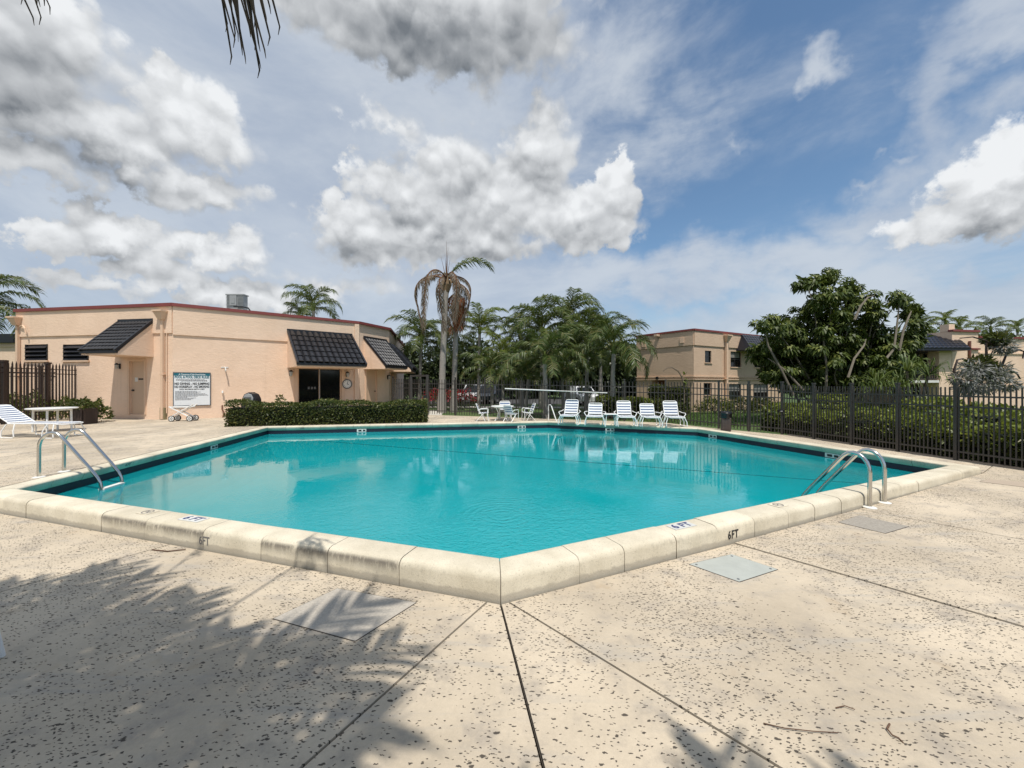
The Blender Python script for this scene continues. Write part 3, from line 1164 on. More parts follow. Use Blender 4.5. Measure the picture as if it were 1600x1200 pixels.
hatch([(527, 920), (650, 942), (555, 1002), (427, 967)], M['hatch_grey'], 'grey square concrete cover half in palm shadow in front of the pool corner')
hatch([(1143, 866.5), (1215, 890), (1155, 909.5), (1077, 882)], M['hatch_blue'], 'pale bluish smooth cover plate in the deck just below the black 6FT lettering', screws=True)
hatch([(1343, 807), (1420, 824), (1383, 834.5), (1310, 817)], M['hatch_grey'], 'grey cover plate in the deck just below the steel rails on the right', .015)
hatch([(1543, 751), (1612, 757.5), (1600, 763.5), (1531, 754.5)], M['hatch_tan'], 'narrow tan cover plate in the deck beyond the right pool corner', .075)


# ------------------------------------------------------------------ ladders
def ladder(b1, b2, inward, zb, label):
    mid = (b1 + b2) / 2
    t = thing('pool_ladder', label, 'pool ladder', (mid.x, mid.y, zb))
    path = [(0, 0), (0, .30), (0, .52), (.008, .60), (.035, .675), (.08, .74), (.14, .785), (.205, .80), (.27, .785), (.33, .735), (.385, .665), (.46, .565), (.62, .35), (.80, .11), (.90, -.04), (.95, -.15), (.965, -.30), (.965, -1.15)]
    for b in (b1, b2):
        mb = MB()
        mb.tube([Vector((b.x, b.y, zb)) + inward * q + Vector((0, 0, z)) for q, z in path], .0285, 14)
        ro = mb.build('rail', M['steel'], t, world=True, smooth=True)
        e = MB()
        e.lathe((b.x, b.y, zb), [(.085, -.005), (.085, .008), (.06, .018), (.035, .02)], 18)
        e.build('escutcheon', M['white_old'], ro, world=True, smooth=True)
    across = (b2 - b1)
    for z in (-.26, -.50, -.74):
        st = MB()
        c = (b1 + b2) / 2 + inward * .965
        dx = across.normalized()
        st.box((0, 0, 0), (across.length, .10, .028), frame(Vector((c.x, c.y, zb + z)), dx, inward, (0, 0, 1)))
        st.build('step', M['white_old'], t, world=True)


_, _, dR_, nR_ = edge_frame(5)
w1, w2 = flat(G(1359, 797)), flat(G(1382, 789.5))
ladder(w1, w2, -nR_, deck_z((w1 + w2) / 2 + nR_ * .05), 'steel pool ladder rails on the right beside the no diving mark')
_, _, dl_, nl_ = edge_frame(1)
ladder(cL + dl_ * .86 + nl_ * (CW + .09), cL + dl_ * 1.33 + nl_ * (CW + .09), -nl_, ZF, 'steel pool ladder on the left with white steps under water')

# thin grab rail at the far corner
q0, q1 = G(857, 656.5, ZF), G(871, 668, WATER_Z)
up = Vector((0, 0, .72))
mb = MB()
pp = [q0, q0 + up * .9, q0 + up + (q1 - q0) * .04, q0 + up + (flat(q1) - flat(q0)) * .22, q0 + up * .93 + (flat(q1) - flat(q0)) * .33, flat(q1) + Vector((0, 0, .1)), flat(q1) + Vector((0, 0, -.5))]
mb.tube(pp, .024, 8)
tag(mb.build('grab_rail', M['white'], origin=q0, smooth=True), 'slim white grab rail dropping into the water at the far side of the pool', 'handrail')


# ------------------------------------------------------------------ buildings
class Face:
    """a vertical wall plane from p0 to p1 (left to right as seen from the pool)"""
    def __init__(s, p0, p1):
        s.p0, s.p1 = flat(p0), flat(p1)
        s.u = (s.p1 - s.p0).normalized()
        s.L = (s.p1 - s.p0).length
        s.n = Vector((s.u.y, -s.u.x, 0))          # towards the viewer
    def at(s, u, z, out=0.0):
        p = s.p0 + s.u * u + s.n * out
        return Vector((p.x, p.y, z))
    def U(s, px, out=0.0):
        k = (px - 800) / FOC
        p = s.p0 + s.n * out
        return (k * p.y - p.x) / (s.u.x - k * s.u.y)
    def uz(s, px, py, out=0.0):
        u = s.U(px, out)
        return u, ZAT(py, s.at(u, 0, out).y)
    def m(s, u, z, out=0.0):
        return frame(s.at(u, z, out), s.u, (0, 0, 1), s.n)       # x along the wall, y up, z outward


def wall_holes(mb, F, z0, z1, holes, depth=.12, u0=None, u1=None):
    """wall sheet with real openings and their reveals; holes: (u0,u1,z0,z1)"""
    a0 = 0 if u0 is None else u0
    a1 = F.L if u1 is None else u1
    us = sorted({a0, a1, *[h[0] for h in holes], *[h[1] for h in holes]})
    zs = sorted({z0, z1, *[h[2] for h in holes], *[h[3] for h in holes]})
    for i in range(len(us) - 1):
        for j in range(len(zs) - 1):
            cu, cz = (us[i] + us[i + 1]) / 2, (zs[j] + zs[j + 1]) / 2
            if any(h[0] < cu < h[1] and h[2] < cz < h[3] for h in holes):
                continue
            mb.add([F.at(us[i], zs[j]), F.at(us[i + 1], zs[j]), F.at(us[i + 1], zs[j + 1]), F.at(us[i], zs[j + 1])], [(0, 1, 2, 3)])
    for h in holes:
        q = [(h[0], h[2]), (h[1], h[2]), (h[1], h[3]), (h[0], h[3])]
        for a in range(4):
            (ua, za), (ub, zb_) = q[a], q[(a + 1) % 4]
            mb.add([F.at(ua, za), F.at(ub, zb_), F.at(ub, zb_, -depth), F.at(ua, za, -depth)], [(0, 1, 2, 3)])


def window(F, u0, u1, z0, z1, parent, depth=.1, rails=1, blind=0.0, sill=True, fr=.035, mull=0):
    w = u1 - u0
    hgt = z1 - z0
    f = MB()
    mm = F.m((u0 + u1) / 2, (z0 + z1) / 2, -depth)
    f.box((0, hgt / 2 - fr / 2, .02), (w, fr, .05), mm)
    f.box((0, -hgt / 2 + fr / 2, .02), (w, fr, .05), mm)
    f.box((-w / 2 + fr / 2, 0, .02), (fr, hgt - 2 * fr, .05), mm)
    f.box((w / 2 - fr / 2, 0, .02), (fr, hgt - 2 * fr, .05), mm)
    for i in range(rails):
        f.box((0, -hgt / 2 + hgt * (i + 1) / (rails + 1), .016), (w - 2 * fr, fr * .8, .03), mm)
    for i in range(mull):
        f.box((-w / 2 + w * (i + 1) / (mull + 1), 0, .014), (fr * .6, hgt - 2 * fr, .022), mm)
    fo = f.build('window', M['dark_frame'], parent, world=True)
    g = MB()
    g.box((0, 0, 0), (w - .01, hgt - .01, .008), mm)
    g.build('pane', M['glass'], fo, world=True)
    if blind:
        b = MB()
        b.box((0, hgt / 2 - hgt * blind / 2 - fr, .007), (w - 2 * fr, hgt * blind, .004), mm)
        b.build('blind', M['curtain'], fo, world=True)
    if sill:
        s_ = MB()
        s_.box(((u0 + u1) / 2, 0, 0), (w + .1, .05, .12), frame(F.at(0, z0 - .03, .0), F.u, (0, 0, 1), F.n))
        s_.build('sill', M['peach_smooth'], fo, world=True)
    return fo


def tile_mesh(w, l, t, mat, seg=5):
    """one barrel roof tile: x across, y down the slope, rounded at its lower edge"""
    mb = MB()
    vs = []
    for y, lift in ((0, 0), (l * .82, .038), (l * 1.0, .046)):
        for i in range(seg + 1):
            a = i / seg
            x = -w / 2 + w * a
            z = t * math.sin(math.pi * a) ** .65 if 0 < a < 1 else 0
            yy = y - (0.0 if y < l * .9 else l * .18 * (1 - math.sin(math.pi * a)))
            vs.append((x, yy, z + lift))
    n = seg + 1
    fs = [(r * n + i, r * n + i + 1, (r + 1) * n + i + 1, (r + 1) * n + i) for r in range(2) for i in range(seg)]
    base = len(vs)
    for i in range(seg + 1):
        v = vs[2 * n + i]
        vs.append((v[0], v[1], v[2] - .042))
    fs += [(2 * n + i, 2 * n + i + 1, base + i + 1, base + i) for i in range(seg)]
    mb.add(vs, fs)
    return mb.mesh('roof_tile', mat, smooth=True)


def awning(F, parent, u0, u1, ztop, zeave, proj, zsoff, cols, rows, separate=True):
    """closed tiled canopy against a wall: peach cheeks and soffit, black tiles on the slope"""
    b = MB()
    P = lambda u, z, o: F.at(u, z, o)
    # body wedge below the tiles
    ins = .03
    b.add([P(u0 + ins, zsoff, .002), P(u1 - ins, zsoff, .002), P(u1 - ins, ztop - .10, .002), P(u0 + ins, ztop - .10, .002),
           P(u0 + ins, zsoff, proj - .07), P(u1 - ins, zsoff, proj - .07), P(u1 - ins, zeave - .05, proj - .07), P(u0 + ins, zeave - .05, proj - .07)],
          [(0, 1, 5, 4), (4, 5, 6, 7), (7, 6, 2, 3), (0, 4, 7, 3), (1, 2, 6, 5)])
    body = b.build('awning', M['peach'], parent, world=True)
    sl = Vector(P(0, zeave, proj) - P(0, ztop - .09, .0))
    L = sl.length
    dn = sl.normalized()
    nr = F.u.cross(dn)
    if nr.z < 0: nr = -nr
    # deck board, verge boards, top flashing, eave fascia
    d = MB()
    base = frame(P(u0, ztop - .09, 0), F.u, dn, F.u.cross(dn))
    sg = 1 if F.u.cross(dn).z > 0 else -1
    W = u1 - u0
    d.box((W / 2, L / 2, -.02 * sg), (W, L, .03), base)
    d.build('roof_board', M['black'], body, world=True)
    for x in (.045, W - .045):
        v = MB()
        v.box((x, L / 2, .035 * sg), (.09, L + .02, .10), base)
        v.build('verge_board', M['black_tile'], body, world=True)
    v = MB()
    v.box((W / 2, 0, .0), (W, .20, .06), frame(P(u0, ztop - .07, .04), F.u, (0, 0, 1), F.n))
    v.build('flashing', M['black_tile'], body, world=True)
    v = MB()
    v.box((W / 2, 0, .0), (W, .12, .05), frame(P(u0, zeave - .035, proj - .03), F.u, (0, 0, 1), F.n))
    v.build('fascia', M['black_tile'], body, world=True)
    tw, tl = (W - .18) / cols, (L - .12) / rows
    me = tile_mesh(tw * .90, tl * 1.12, tw * .34, M['black_tile'])
    inv = WM[body].inverted()
    for r in range(rows):
        for c in range(cols):
            x = .09 + tw * (c + .5)
            mm = base @ Matrix.Translation((x, .07 + tl * r, (.008 + rng.uniform(0, .006)) * sg)) @ Matrix.Diagonal((1, 1, sg, 1)) @ Matrix.Rotation(rng.uniform(-.012, .012), 4, 'Z')
            inst('roof_tile', me, body, inv @ mm)
    return body


def wall_lamp(F, u, z, parent, s=1.0):
    mm = F.m(u, z, 0)
    b = MB()
    b.box((0, .02 * s, .012), (.09 * s, .24 * s, .024), mm)
    b.tube([mm @ Vector((0, .09 * s, .02)), mm @ Vector((0, .13 * s, .07)), mm @ Vector((0, .12 * s, .12 * s))], .012 * s, 6)
    lo = b.build('wall_lamp', M['black'], parent, world=True)
    c = MB()
    top = mm @ Vector((0, .10 * s, .13 * s))
    c.lathe(top, [(.095 * s, -.02), (.06 * s, .03 * s), (.015, .07 * s)], 10)
    c.build('lamp_cap', M['black'], lo, world=True)
    g = MB()
    g.lathe(top, [(.045 * s, -.20 * s), (.075 * s, -.02)], 8)
    g.build('lamp_shade', M['lamp_glass'], lo, world=True)


def downspout(F, u, ztop, zbot, parent, w=.15, out=.02):
    b = MB()
    mm = F.m(u, 0, out)
    b.box((0, (ztop + zbot) / 2 - .1, w * .42), (w * .85, ztop - zbot - .25, w * .8), mm)
    d = b.build('downspout', M['peach_smooth'], parent, world=True)
    h = MB()
    a = [mm @ Vector((sx * .24, ztop, o)) for o in (-.01, .34) for sx in (-1, 1)]
    c = [mm @ Vector((sx * .12, ztop - .36, o)) for o in (-.01, .2) for sx in (-1, 1)]
    h.hull8([c[0], c[1], c[2], c[3], a[0], a[1], a[2], a[3]])
    h.box((0, ztop + .03, .17), (.54, .07, .40), mm)
    h.build('rain_head', M['peach_smooth'], d, world=True)
    for zz in (zbot + (ztop - zbot) * .42,):
        s_ = MB()
        s_.box((0, zz, w * .42), (w * 1.7, .04, w * .9), mm)
        s_.build('strap', M['peach_smooth'], d, world=True)


# ---- pool house
v1 = G(270, 655.7, ZF)
ZT = ZAT(477.5, v1.y)
def top_pt(px, py):
    d = (ZT - EYE) * FOC / (HZ - py)
    return PX(px, d)
v0, v2, v3 = top_pt(27, 487), top_pt(560, 505.3), top_pt(608, 515)
v4 = top_pt(631, 541)
FA, FB, FC, FD = Face(v0, v1), Face(v1, v2), Face(v2, v3), Face(v3, v4)
ctr = (flat(v0) + flat(v1) + flat(v2) + flat(v3)) / 4
house = thing('pool_house', 'peach stucco pool house with black tiled awnings and red roof edge', 'building', (ctr.x, ctr.y + 3, ZF))
ZB = ZF - .1
backL, backR = Vector((v0.x - 2, v4.y - 4, 0)), Vector((v4.x - 4, v4.y, 0))

# openings
du0, _ = FA.uz(203, 600)
du1, _ = FA.uz(226, 600)
_, dz1 = FA.uz(215, 564.5)
_, dz0 = FA.uz(215, 647.5)
dz0 = max(dz0, ZF + .12)
lou = []
for x0, x1 in ((40.5, 75), (100, 139)):
    ua, ub = FA.U(x0), FA.U(x1)
    lou.append((ua, ub, ZAT(563, FA.at(ua, 0).y), ZAT(538.5, FA.at(ua, 0).y)))
sd0, sd1 = FB.U(465), FB.U(533.5)
_, sdz = FB.uz(500, 574.5)
cd0, cd1 = FC.U(572.5), FC.U(588)
_, cdz = FC.uz(580, 578)
w = MB()
wall_holes(w, FA, ZB, ZT, [(du0, du1, dz0, dz1)] + lou, .14)
wall_holes(w, FB, ZB, ZT, [(sd0, sd1, ZF + .05, sdz)], .16)
wall_holes(w, FC, ZB, ZT, [(cd0, cd1, ZF + .05, cdz)], .12)
dd0, dd1 = FD.L * .05, FD.L * .20
wall_holes(w, FD, ZB, ZT, [(dd0, dd1, ZF + .05, cdz)], .12)
for a, b in ((FD.p1, backR), (backR, backL), (backL, FA.p0)):
    w.add([(a.x, a.y, ZB), (b.x, b.y, ZB), (b.x, b.y, ZT), (a.x, a.y, ZT)], [(0, 1, 2, 3)])
w.build('wall', M['peach'], house, world=True)
rf = MB()
foot = [FA.p0, FA.p1, FB.p1, FC.p1, FD.p1, backR, backL]
rf.prism([(p.x, p.y) for p in offset_poly(foot, -.1)], ZT - .45, ZT - .3)
rf.build('roof', M['roof'], house, world=True)
inner = MB()                                       # dark rooms behind the openings
for F, a, b, z0, z1 in ((FA, du0, du1, dz0, dz1), (FC, cd0, cd1, ZF, cdz), (FD, dd0, dd1, ZF, cdz)):
    pass
# parapet band, red coping
for F, ustart, uend, zpx in ((FA, 0, FA.L, (90, 525)), (FB, 0, FB.L - .02, (330, 526.5)), (FC, .0, FC.L, None), (FD, .02, FD.L, None)):
    if zpx:
        zz = F.uz(*zpx)[1]
        b = MB()
        b.box(((ustart + uend) / 2, (zz + ZT) / 2, .03), (uend - ustart, ZT - zz, .055), F.m(0, 0, 0))
        b.build('parapet_band', M['peach'], house, world=True)
    b = MB()
    b.box(((ustart + uend) / 2, ZT + .04, .0), (uend - ustart + .1, .15, .26), F.m(0, 0, 0))
    b.build('roof_trim', M['red_trim'], house, world=True)
# pilasters at the corners
for F, px in ((FB, 563),):
    u = F.L
    b = MB()
    b.box((u - .12, (ZB + ZT - .05) / 2, .055), (.26, ZT - ZB - .05, .12), F.m(0, 0, 0))
    b.build('pilaster', M['peach'], house, world=True)

# louvred vents
for (ua, ub, za, zb_) in lou:
    f = MB()
    mm = FA.m((ua + ub) / 2, 0, 0)
    wd = ub - ua
    f.box((0, (za + zb_) / 2, -.10), (wd, zb_ - za, .01), mm)
    for sx in (-1, 1):
        f.box((sx * (wd / 2 - .02), (za + zb_) / 2, -.02), (.04, zb_ - za, .12), mm)
    lo = f.build('louvre_vent', M['black'], house, world=True)
    for i in range(4):
        s_ = MB()
        zc = za + (zb_ - za) * (i + .5) / 4
        s_.box((0, 0, 0), (wd - .08, .02, .26), mm @ Matrix.Translation((0, zc, -.0)) @ Matrix.Rotation(R(48), 4, 'X'))
        s_.build('slat', M['black_tile'], lo, world=True)
    s_ = MB()
    s_.box((0, za - .05, .03), (wd + .12, .07, .12), mm)
    s_.build('sill', M['peach_smooth'], lo, world=True)

# service door
f = MB()
mm = FA.m((du0 + du1) / 2, (dz0 + dz1) / 2, -.1)
f.box((0, 0, 0), (du1 - du0, dz1 - dz0, .05), mm)
do = f.build('door', M['peach_door'], house, world=True)
s_ = MB()
s_.box((.12, .42, .03), (.26, .07, .012), mm)
s_.build('door_sign', M['ink'], do, world=True)
s_ = MB()
s_.box((-(du1 - du0) / 2 + .28, .40, .03), (.16, .20, .008), mm)
s_.build('notice', M['white_old'], do, world=True)
s_ = MB()
s_.tube([mm @ Vector((-(du1 - du0) / 2 + .12, -.12, .02)), mm @ Vector((-(du1 - du0) / 2 + .12, -.12, .1))], .04, 10)
s_.build('door_knob', M['dark_frame'], do, world=True)
for nm, F, a, b, z0, z1 in (('door_frame', FA, du0, du1, dz0, dz1), ('door_frame', FC, cd0, cd1, ZF + .05, cdz), ('door_frame', FD, dd0, dd1, ZF + .05, cdz)):
    s_ = MB()
    mm2 = F.m(0, 0, .015)
    for x in (a - .05, b + .05):
        s_.box((x, (z0 + z1) / 2, 0), (.10, z1 - z0, .05), mm2)
    s_.box(((a + b) / 2, z1 + .05, 0), (b - a + .2, .10, .05), mm2)
    s_.build(nm, M['peach_smooth'], house, world=True)
for F, a, b in ((FC, cd0, cd1), (FD, dd0, dd1)):
    s_ = MB()
    mm2 = F.m((a + b) / 2, (ZF + .05 + cdz) / 2, -.08)
    s_.box((0, 0, 0), (b - a, cdz - ZF - .05, .05), mm2)
    d2 = s_.build('door', M['peach_door'], house, world=True)
    s_ = MB()
    s_.tube([mm2 @ Vector(((b - a) / 2 - .1, -.1, .02)), mm2 @ Vector(((b - a) / 2 - .1, -.1, .09))], .035, 8)
    s_.build('door_knob', M['dark_frame'], d2, world=True)
s_ = MB()
s_.box((FC.U(580), cdz + .18, .01), (.26, .16, .02), FC.m(0, 0, 0))
s_.build('door_sign', M['wood_dark'], house, world=True)

# sliding glass door with its frame
mid = (sd0 + sd1) / 2
f = MB()
mm = FB.m(mid, (ZF + .05 + sdz) / 2, -.1)
wd, hd = sd1 - sd0, sdz - ZF - .05
for x in (-wd / 2 + .04, -.03, wd / 2 - .04):
    f.box((x, 0, .03), (.06 if x else .05, hd, .06), mm)
f.box((0, hd / 2 - .04, .03), (wd, .08, .06), mm)
f.box((0, -hd / 2 + .04, .03), (wd, .08, .06), mm)
so = f.build('sliding_door', M['peach_smooth'], house, world=True)
for sx in (-1, 1):
    g = MB()
    g.box((sx * wd / 4, 0, .012 * sx), (wd / 2 - .02, hd - .02, .012), mm)
    g.build('pane', M['glass'], so, world=True)
g = MB()
g.box((-.03, 0, .065), (.035, hd - .1, .03), mm)
g.build('meeting_rail', M['grey_metal'], so, world=True)
g = MB()
for i in range(3):
    g.box((-wd * .25 + i * .16, .12, .022), (.11, .14, .004), mm)
g.build('sticker', M['dark_grey'], so, world=True)
s_ = MB()
mm2 = FB.m(0, 0, .02)
for x in (sd0 - .09, sd1 + .09):
    s_.box((x, (ZF + sdz) / 2, 0), (.18, sdz - ZF, .06), mm2)
s_.box((mid, sdz + .07, 0), (wd + .36, .14, .06), mm2)
s_.build('door_frame', M['peach_smooth'], house, world=True)

# awnings: find how far each stands out from how far its eave is displaced
def proj_for(F, u, px):
    k = (px - 800) / FOC
    p = F.at(u, 0)
    return (k * p.y - p.x) / (F.n.x - k * F.n.y)
def make_awning(F, px_top0, px_top1, py_top, px_eave0, py_eave, py_soff, cols, rows):
    u0, u1 = F.U(px_top0), F.U(px_top1)
    zt = ZAT(py_top, F.at(u0, 0).y)
    pr = proj_for(F, u0, px_eave0)
    ze = ZAT(py_eave, F.at(u0, 0, pr).y)
    zs = ze - .16
    print('awning', round(u1 - u0, 2), round(pr, 2), round(zt, 2), round(ze, 2))
    return awning(F, house, u0, u1, zt, ze, pr, zs, cols, rows), zs
_, zsA = make_awning(FA, 186, 241, 500.5, 123, 549, 0, 10, 9)
_, zsB = make_awning(FB, 448, 550, 514.5, 463.5, 567, 0, 11, 6)
_, zsC = make_awning(FC, 567.5, 603.5, 525.5, 603, 572, 0, 8, 8)
u0D, u1D = .1, FD.L * .45
awning(FD, house, u0D, u1D, ZAT(536, FD.at(0, 0).y), ZAT(577, FD.at(0, 0, 1.6).y), 1.5, ZAT(577, FD.at(0, 0, 1.6).y) - .16, 8, 6)

u, z = FA.uz(187.5, 573); wall_lamp(FA, u, z, house, 1.05)
u, z = FB.uz(454, 584); wall_lamp(FB, u, z, house, 1.25)
u, z = FB.uz(542, 586); wall_lamp(FB, u, z, house, 1.25)
u, z = FC.uz(605.5, 590); wall_lamp(FC, u, z, house, 1.2)
downspout(FA, FA.U(31.5), FA.uz(31, 498)[1], ZF, house)
downspout(FA, FA.U(257), FA.uz(257, 488)[1], ZF, house)
# drain pipe stub by the left rain head, and a second thin pipe
s_ = MB()
u, z = FA.uz(45, 515)
m3 = FA.m(u, z, 0)
s_.tube([m3 @ Vector((-.35, .15, .12)), m3 @ Vector((-.1, .18, .16)), m3 @ Vector((.05, .05, .18)), m3 @ Vector((.1, -.25, .16))], .035, 8)
s_.build('pipe', M['peach_smooth'], house, world=True)
s_ = MB()
u = FA.U(262)
s_.tube([FA.at(u, ZF + .3, .05), FA.at(u, FA.uz(262, 520)[1], .05)], .022, 6)
s_.build('conduit', M['peach_smooth'], house, world=True)
s_ = MB()
s_.box((FA.U(257), ZF + .28, .05), (.28, .56, .11), FA.m(0, 0, 0))
s_.build('meter_box', simple("olive_box", (.20, .17, .09), .7), house, world=True)

# hose bracket on the wall with a short arm
u, z = FB.uz(351, 574)
t = thing('wall_bracket', 'small bracket arm with a hook on the peach wall right of the rules board', 'bracket', FB.at(u, z, 0))
s_ = MB()
m3 = FB.m(u, z, 0)
s_.box((0, 0, .01), (.30, .05, .02), m3)
s_.build('plate', M['white_old'], t, world=True)
s_ = MB()
s_.tube([m3 @ Vector((0, 0, .02)), m3 @ Vector((.02, -.02, .25)), m3 @ Vector((.03, -.16, .30)), m3 @ Vector((.03, -.20, .24))], .03, 8)
s_.build('hook', M['white_old'], t, world=True)
u, z = FB.uz(347.5, 611.5)
t = thing('wall_tap', 'tiny white tap on the peach wall below the bracket arm', 'tap', FB.at(u, z, 0))
s_ = MB()
m3 = FB.m(u, z, 0)
s_.tube([m3 @ Vector((0, 0, 0)), m3 @ Vector((0, 0, .12)), m3 @ Vector((0, -.09, .13))], .04, 8)
s_.build('spout', M['white_old'], t, world=True)
u, z = FB.uz(348, 645)
t = thing('hose_pipe', 'short rusty bent pipe at the foot of the peach wall by the hedge end', 'pipe', FB.at(u, ZF, .08))
s_ = MB()
s_.tube([FB.at(u, ZF, .08), FB.at(u + .05, ZF + .25, .1), FB.at(u - .03, ZF + .42, .06), FB.at(u - .02, ZF + .62, .03)], .03, 7)
s_.build('pipe', simple("rusty_pipe", (.16, .07, .04), .8), t, world=True)

# clock
u, z = FB.uz(542, 600)
t = thing('wall_clock', 'round white wall clock with dark rim beside the sliding glass door', 'clock', FB.at(u, z, 0))
mm = FB.m(u, z, .0)
rad = .29
s_ = MB(); s_.lathe(None, [(rad, .0), (rad, .05), (rad - .05, .06)], 28, m=mm); s_.build('case', M['dark_grey'], t, world=True)
s_ = MB(); s_.lathe(None, [(rad - .06, .055), (rad - .06, .064)], 28, m=mm); fo = s_.build('face', M['clock_face'], t, world=True)
s_ = MB()
for i in range(12):
    a = i * math.pi / 6
    s_.bar(mm @ Vector((math.sin(a) * .175, math.cos(a) * .175, .067)), mm @ Vector((math.sin(a) * .215, math.cos(a) * .215, .067)), .02, .004, up=FB.n)
s_.build('hour_mark', M['ink'], fo, world=True)
s_ = MB(); s_.bar(mm @ Vector((0, -.04, .07)), mm @ Vector((.03, .16, .07)), .02, .006, up=FB.n); s_.build('minute_hand', M['ink'], fo, world=True)
s_ = MB(); s_.bar(mm @ Vector((-.02, .02, .072)), mm @ Vector((.10, -.035, .072)), .025, .006, up=FB.n); s_.build('hour_hand', M['ink'], fo, world=True)

# rules board
ua, ub = FB.U(271.5), FB.U(328)
za = ZAT(633, FB.at((ua + ub) / 2, 0).y)
zb_ = ZAT(583, FB.at((ua + ub) / 2, 0).y)
bw, bh = ub - ua, zb_ - za
t = thing('rules_board', 'white pool rules board with teal heading strip on the peach wall', 'sign', FB.at((ua + ub) / 2, za, 0))
mm = FB.m((ua + ub) / 2, (za + zb_) / 2, .03)
s_ = MB(); s_.box((0, 0, 0), (bw, bh, .03), mm); s_.build('board', M['sign_white'], t, world=True)
s_ = MB()
for x in (-bw / 2 - .015, bw / 2 + .015): s_.box((x, 0, .004), (.03, bh + .06, .045), mm)
for y in (-bh / 2 - .015, bh / 2 + .015): s_.box((0, y, .004), (bw, .03, .045), mm)
s_.build('frame', M['dark_grey'], t, world=True)
s_ = MB(); s_.box((0, bh / 2 - bh * .04, .017), (bw - .01, bh * .08, .004), mm); s_.build('heading_strip', M['teal'], t, world=True)


def fit(body, y, width, size, mat, bold=0.0, x=0.0):
    m0 = mm @ Matrix.Translation((x, y, .020))
    o = text(body, size, m0, mat, parent=t, bold=bold, extrude=.0008)
    xs_ = [v.co.x for v in o.data.vertices]
    wd = max(max(xs_) - min(xs_), .01)
    o.matrix_local = WM[t].inverted() @ m0 @ Matrix.Diagonal((width / wd, 1, 1, 1))
    return o


fit("A Tamarac-Club Pool Rules", bh / 2 - bh * .043, bw * .74, bh * .062, M['sign_white'], .002)
fit("POOL & POOL DECK RULES", bh / 2 - bh * .128, bw * .95, bh * .105, M['teal'], .006)
fit("NO DIVING - NO JUMPING", bh / 2 - bh * .335, bw * .96, bh * .098, M['ink'], .006)
fit("NO HORSEPLAY - NO SMOKING", bh / 2 - bh * .43, bw * .96, bh * .098, M['ink'], .005)
fit("POOL MAXIMUM DEPTH 6 FEET", bh / 2 - bh * .505, bw * .70, bh * .045, M['ink'], .002)
s_ = MB()                                          # the small print, too fine to read
r2 = random.Random(3)
yy = bh / 2 - bh * .20
rows_ = [(-.44, .30), (-.44, .38), (-.30, .42)]
for a, b in rows_:
    x = a
    while x < b:
        l = r2.uniform(.015, .05)
        s_.box(((x + l / 2) * bw, yy, .0205), (l * bw, bh * .014, .001), mm)
        x += l + .012
    yy -= bh * .024
yy = bh / 2 - bh * .565
for i in range(11):
    x, b = -.46, (.12, .20, .14, .33, .42, .46, .14, -.15, .1, .0, -.06)[i]
    while x < b:
        l = r2.uniform(.012, .05)
        s_.box(((x + l / 2) * bw, yy, .0205), (l * bw, bh * .013, .001), mm)
        x += l + .011
    yy -= bh * .0262
s_.build('small_print', M['grey_ink'], t, world=True)['kind'] = 'stuff'

# roof machine
D = 24.0
t = thing('air_conditioner', 'grey rooftop air conditioning unit above the red roof edge', 'air conditioner', PX(369, D, ZAT(487, D)))
zb0 = ZT - .3
u0_, z1_ = PX(352.5, D).x, ZAT(460, D)
wx = PX(380, D).x - u0_
s_ = MB(); s_.box((u0_ + wx / 2, D + .25, (zb0 + z1_) / 2), (wx - .06, .4, z1_ - zb0 - .08)); s_.build('casing', M['grey_metal'], t, world=True)
s_ = MB(); s_.box((u0_ + wx * .42, D + .02, (z1_ * .6 + (z1_ - .9) * .4)), (wx * .40, .06, .62)); s_.box((u0_ + wx * .42, D - .0, z1_ - .40), (wx * .2, .05, .3)); s_.build('access_panel', M['grey_metal'], t, world=True)
for i in range(9):
    for x0, x1 in ((.0, .20), (.66, 1.0)):
        s_ = MB(); s_.box((u0_ + wx * (x0 + x1) / 2, D + .03, z1_ - .1 - i * .085), (wx * (x1 - x0), .05, .028), rz=0); s_.build('louvre', M['grey_metal'], t, world=True)
s_ = MB(); s_.box((u0_ + wx / 2, D + .25, z1_), (wx + .04, .5, .06)); s_.build('lid', M['grey_metal'], t, world=True)
s_ = MB(); s_.tube([(u0_ + wx * .5, D - .05, z1_ - .75), (u0_ + wx * 1.0, D - .1, z1_ - .78), (u0_ + wx * 1.35, D - .1, z1_ - .86), (u0_ + wx * 1.5, D - .1, z1_ - 1.1)], .045, 8); s_.build('refrigerant_pipe', M['black'], t, world=True)

# low neighbour seen past the left end
D = 28.0
t = thing('neighbour_building', 'low tan building with dark mansard edge at far left behind the pool house', 'building', PX(-30, D, 0))
xr = PX(24.5, D).x
s_ = MB(); s_.box((xr - 6, D + 4, (ZAT(536, D)) / 2), (12, 8, ZAT(536, D))); s_.build('wall', M['peach'], t, world=True)
s_ = MB(); s_.box((xr - 6, D - .02, ZAT(529, D)), (12.3, .5, .62)); s_.build('mansard', M['black_tile'], t, world=True)
s_ = MB(); s_.box((xr - 6, D - .03, ZAT(541, D)), (12.0, .06, .12)); s_.build('string_course', M['peach_smooth'], t, world=True)

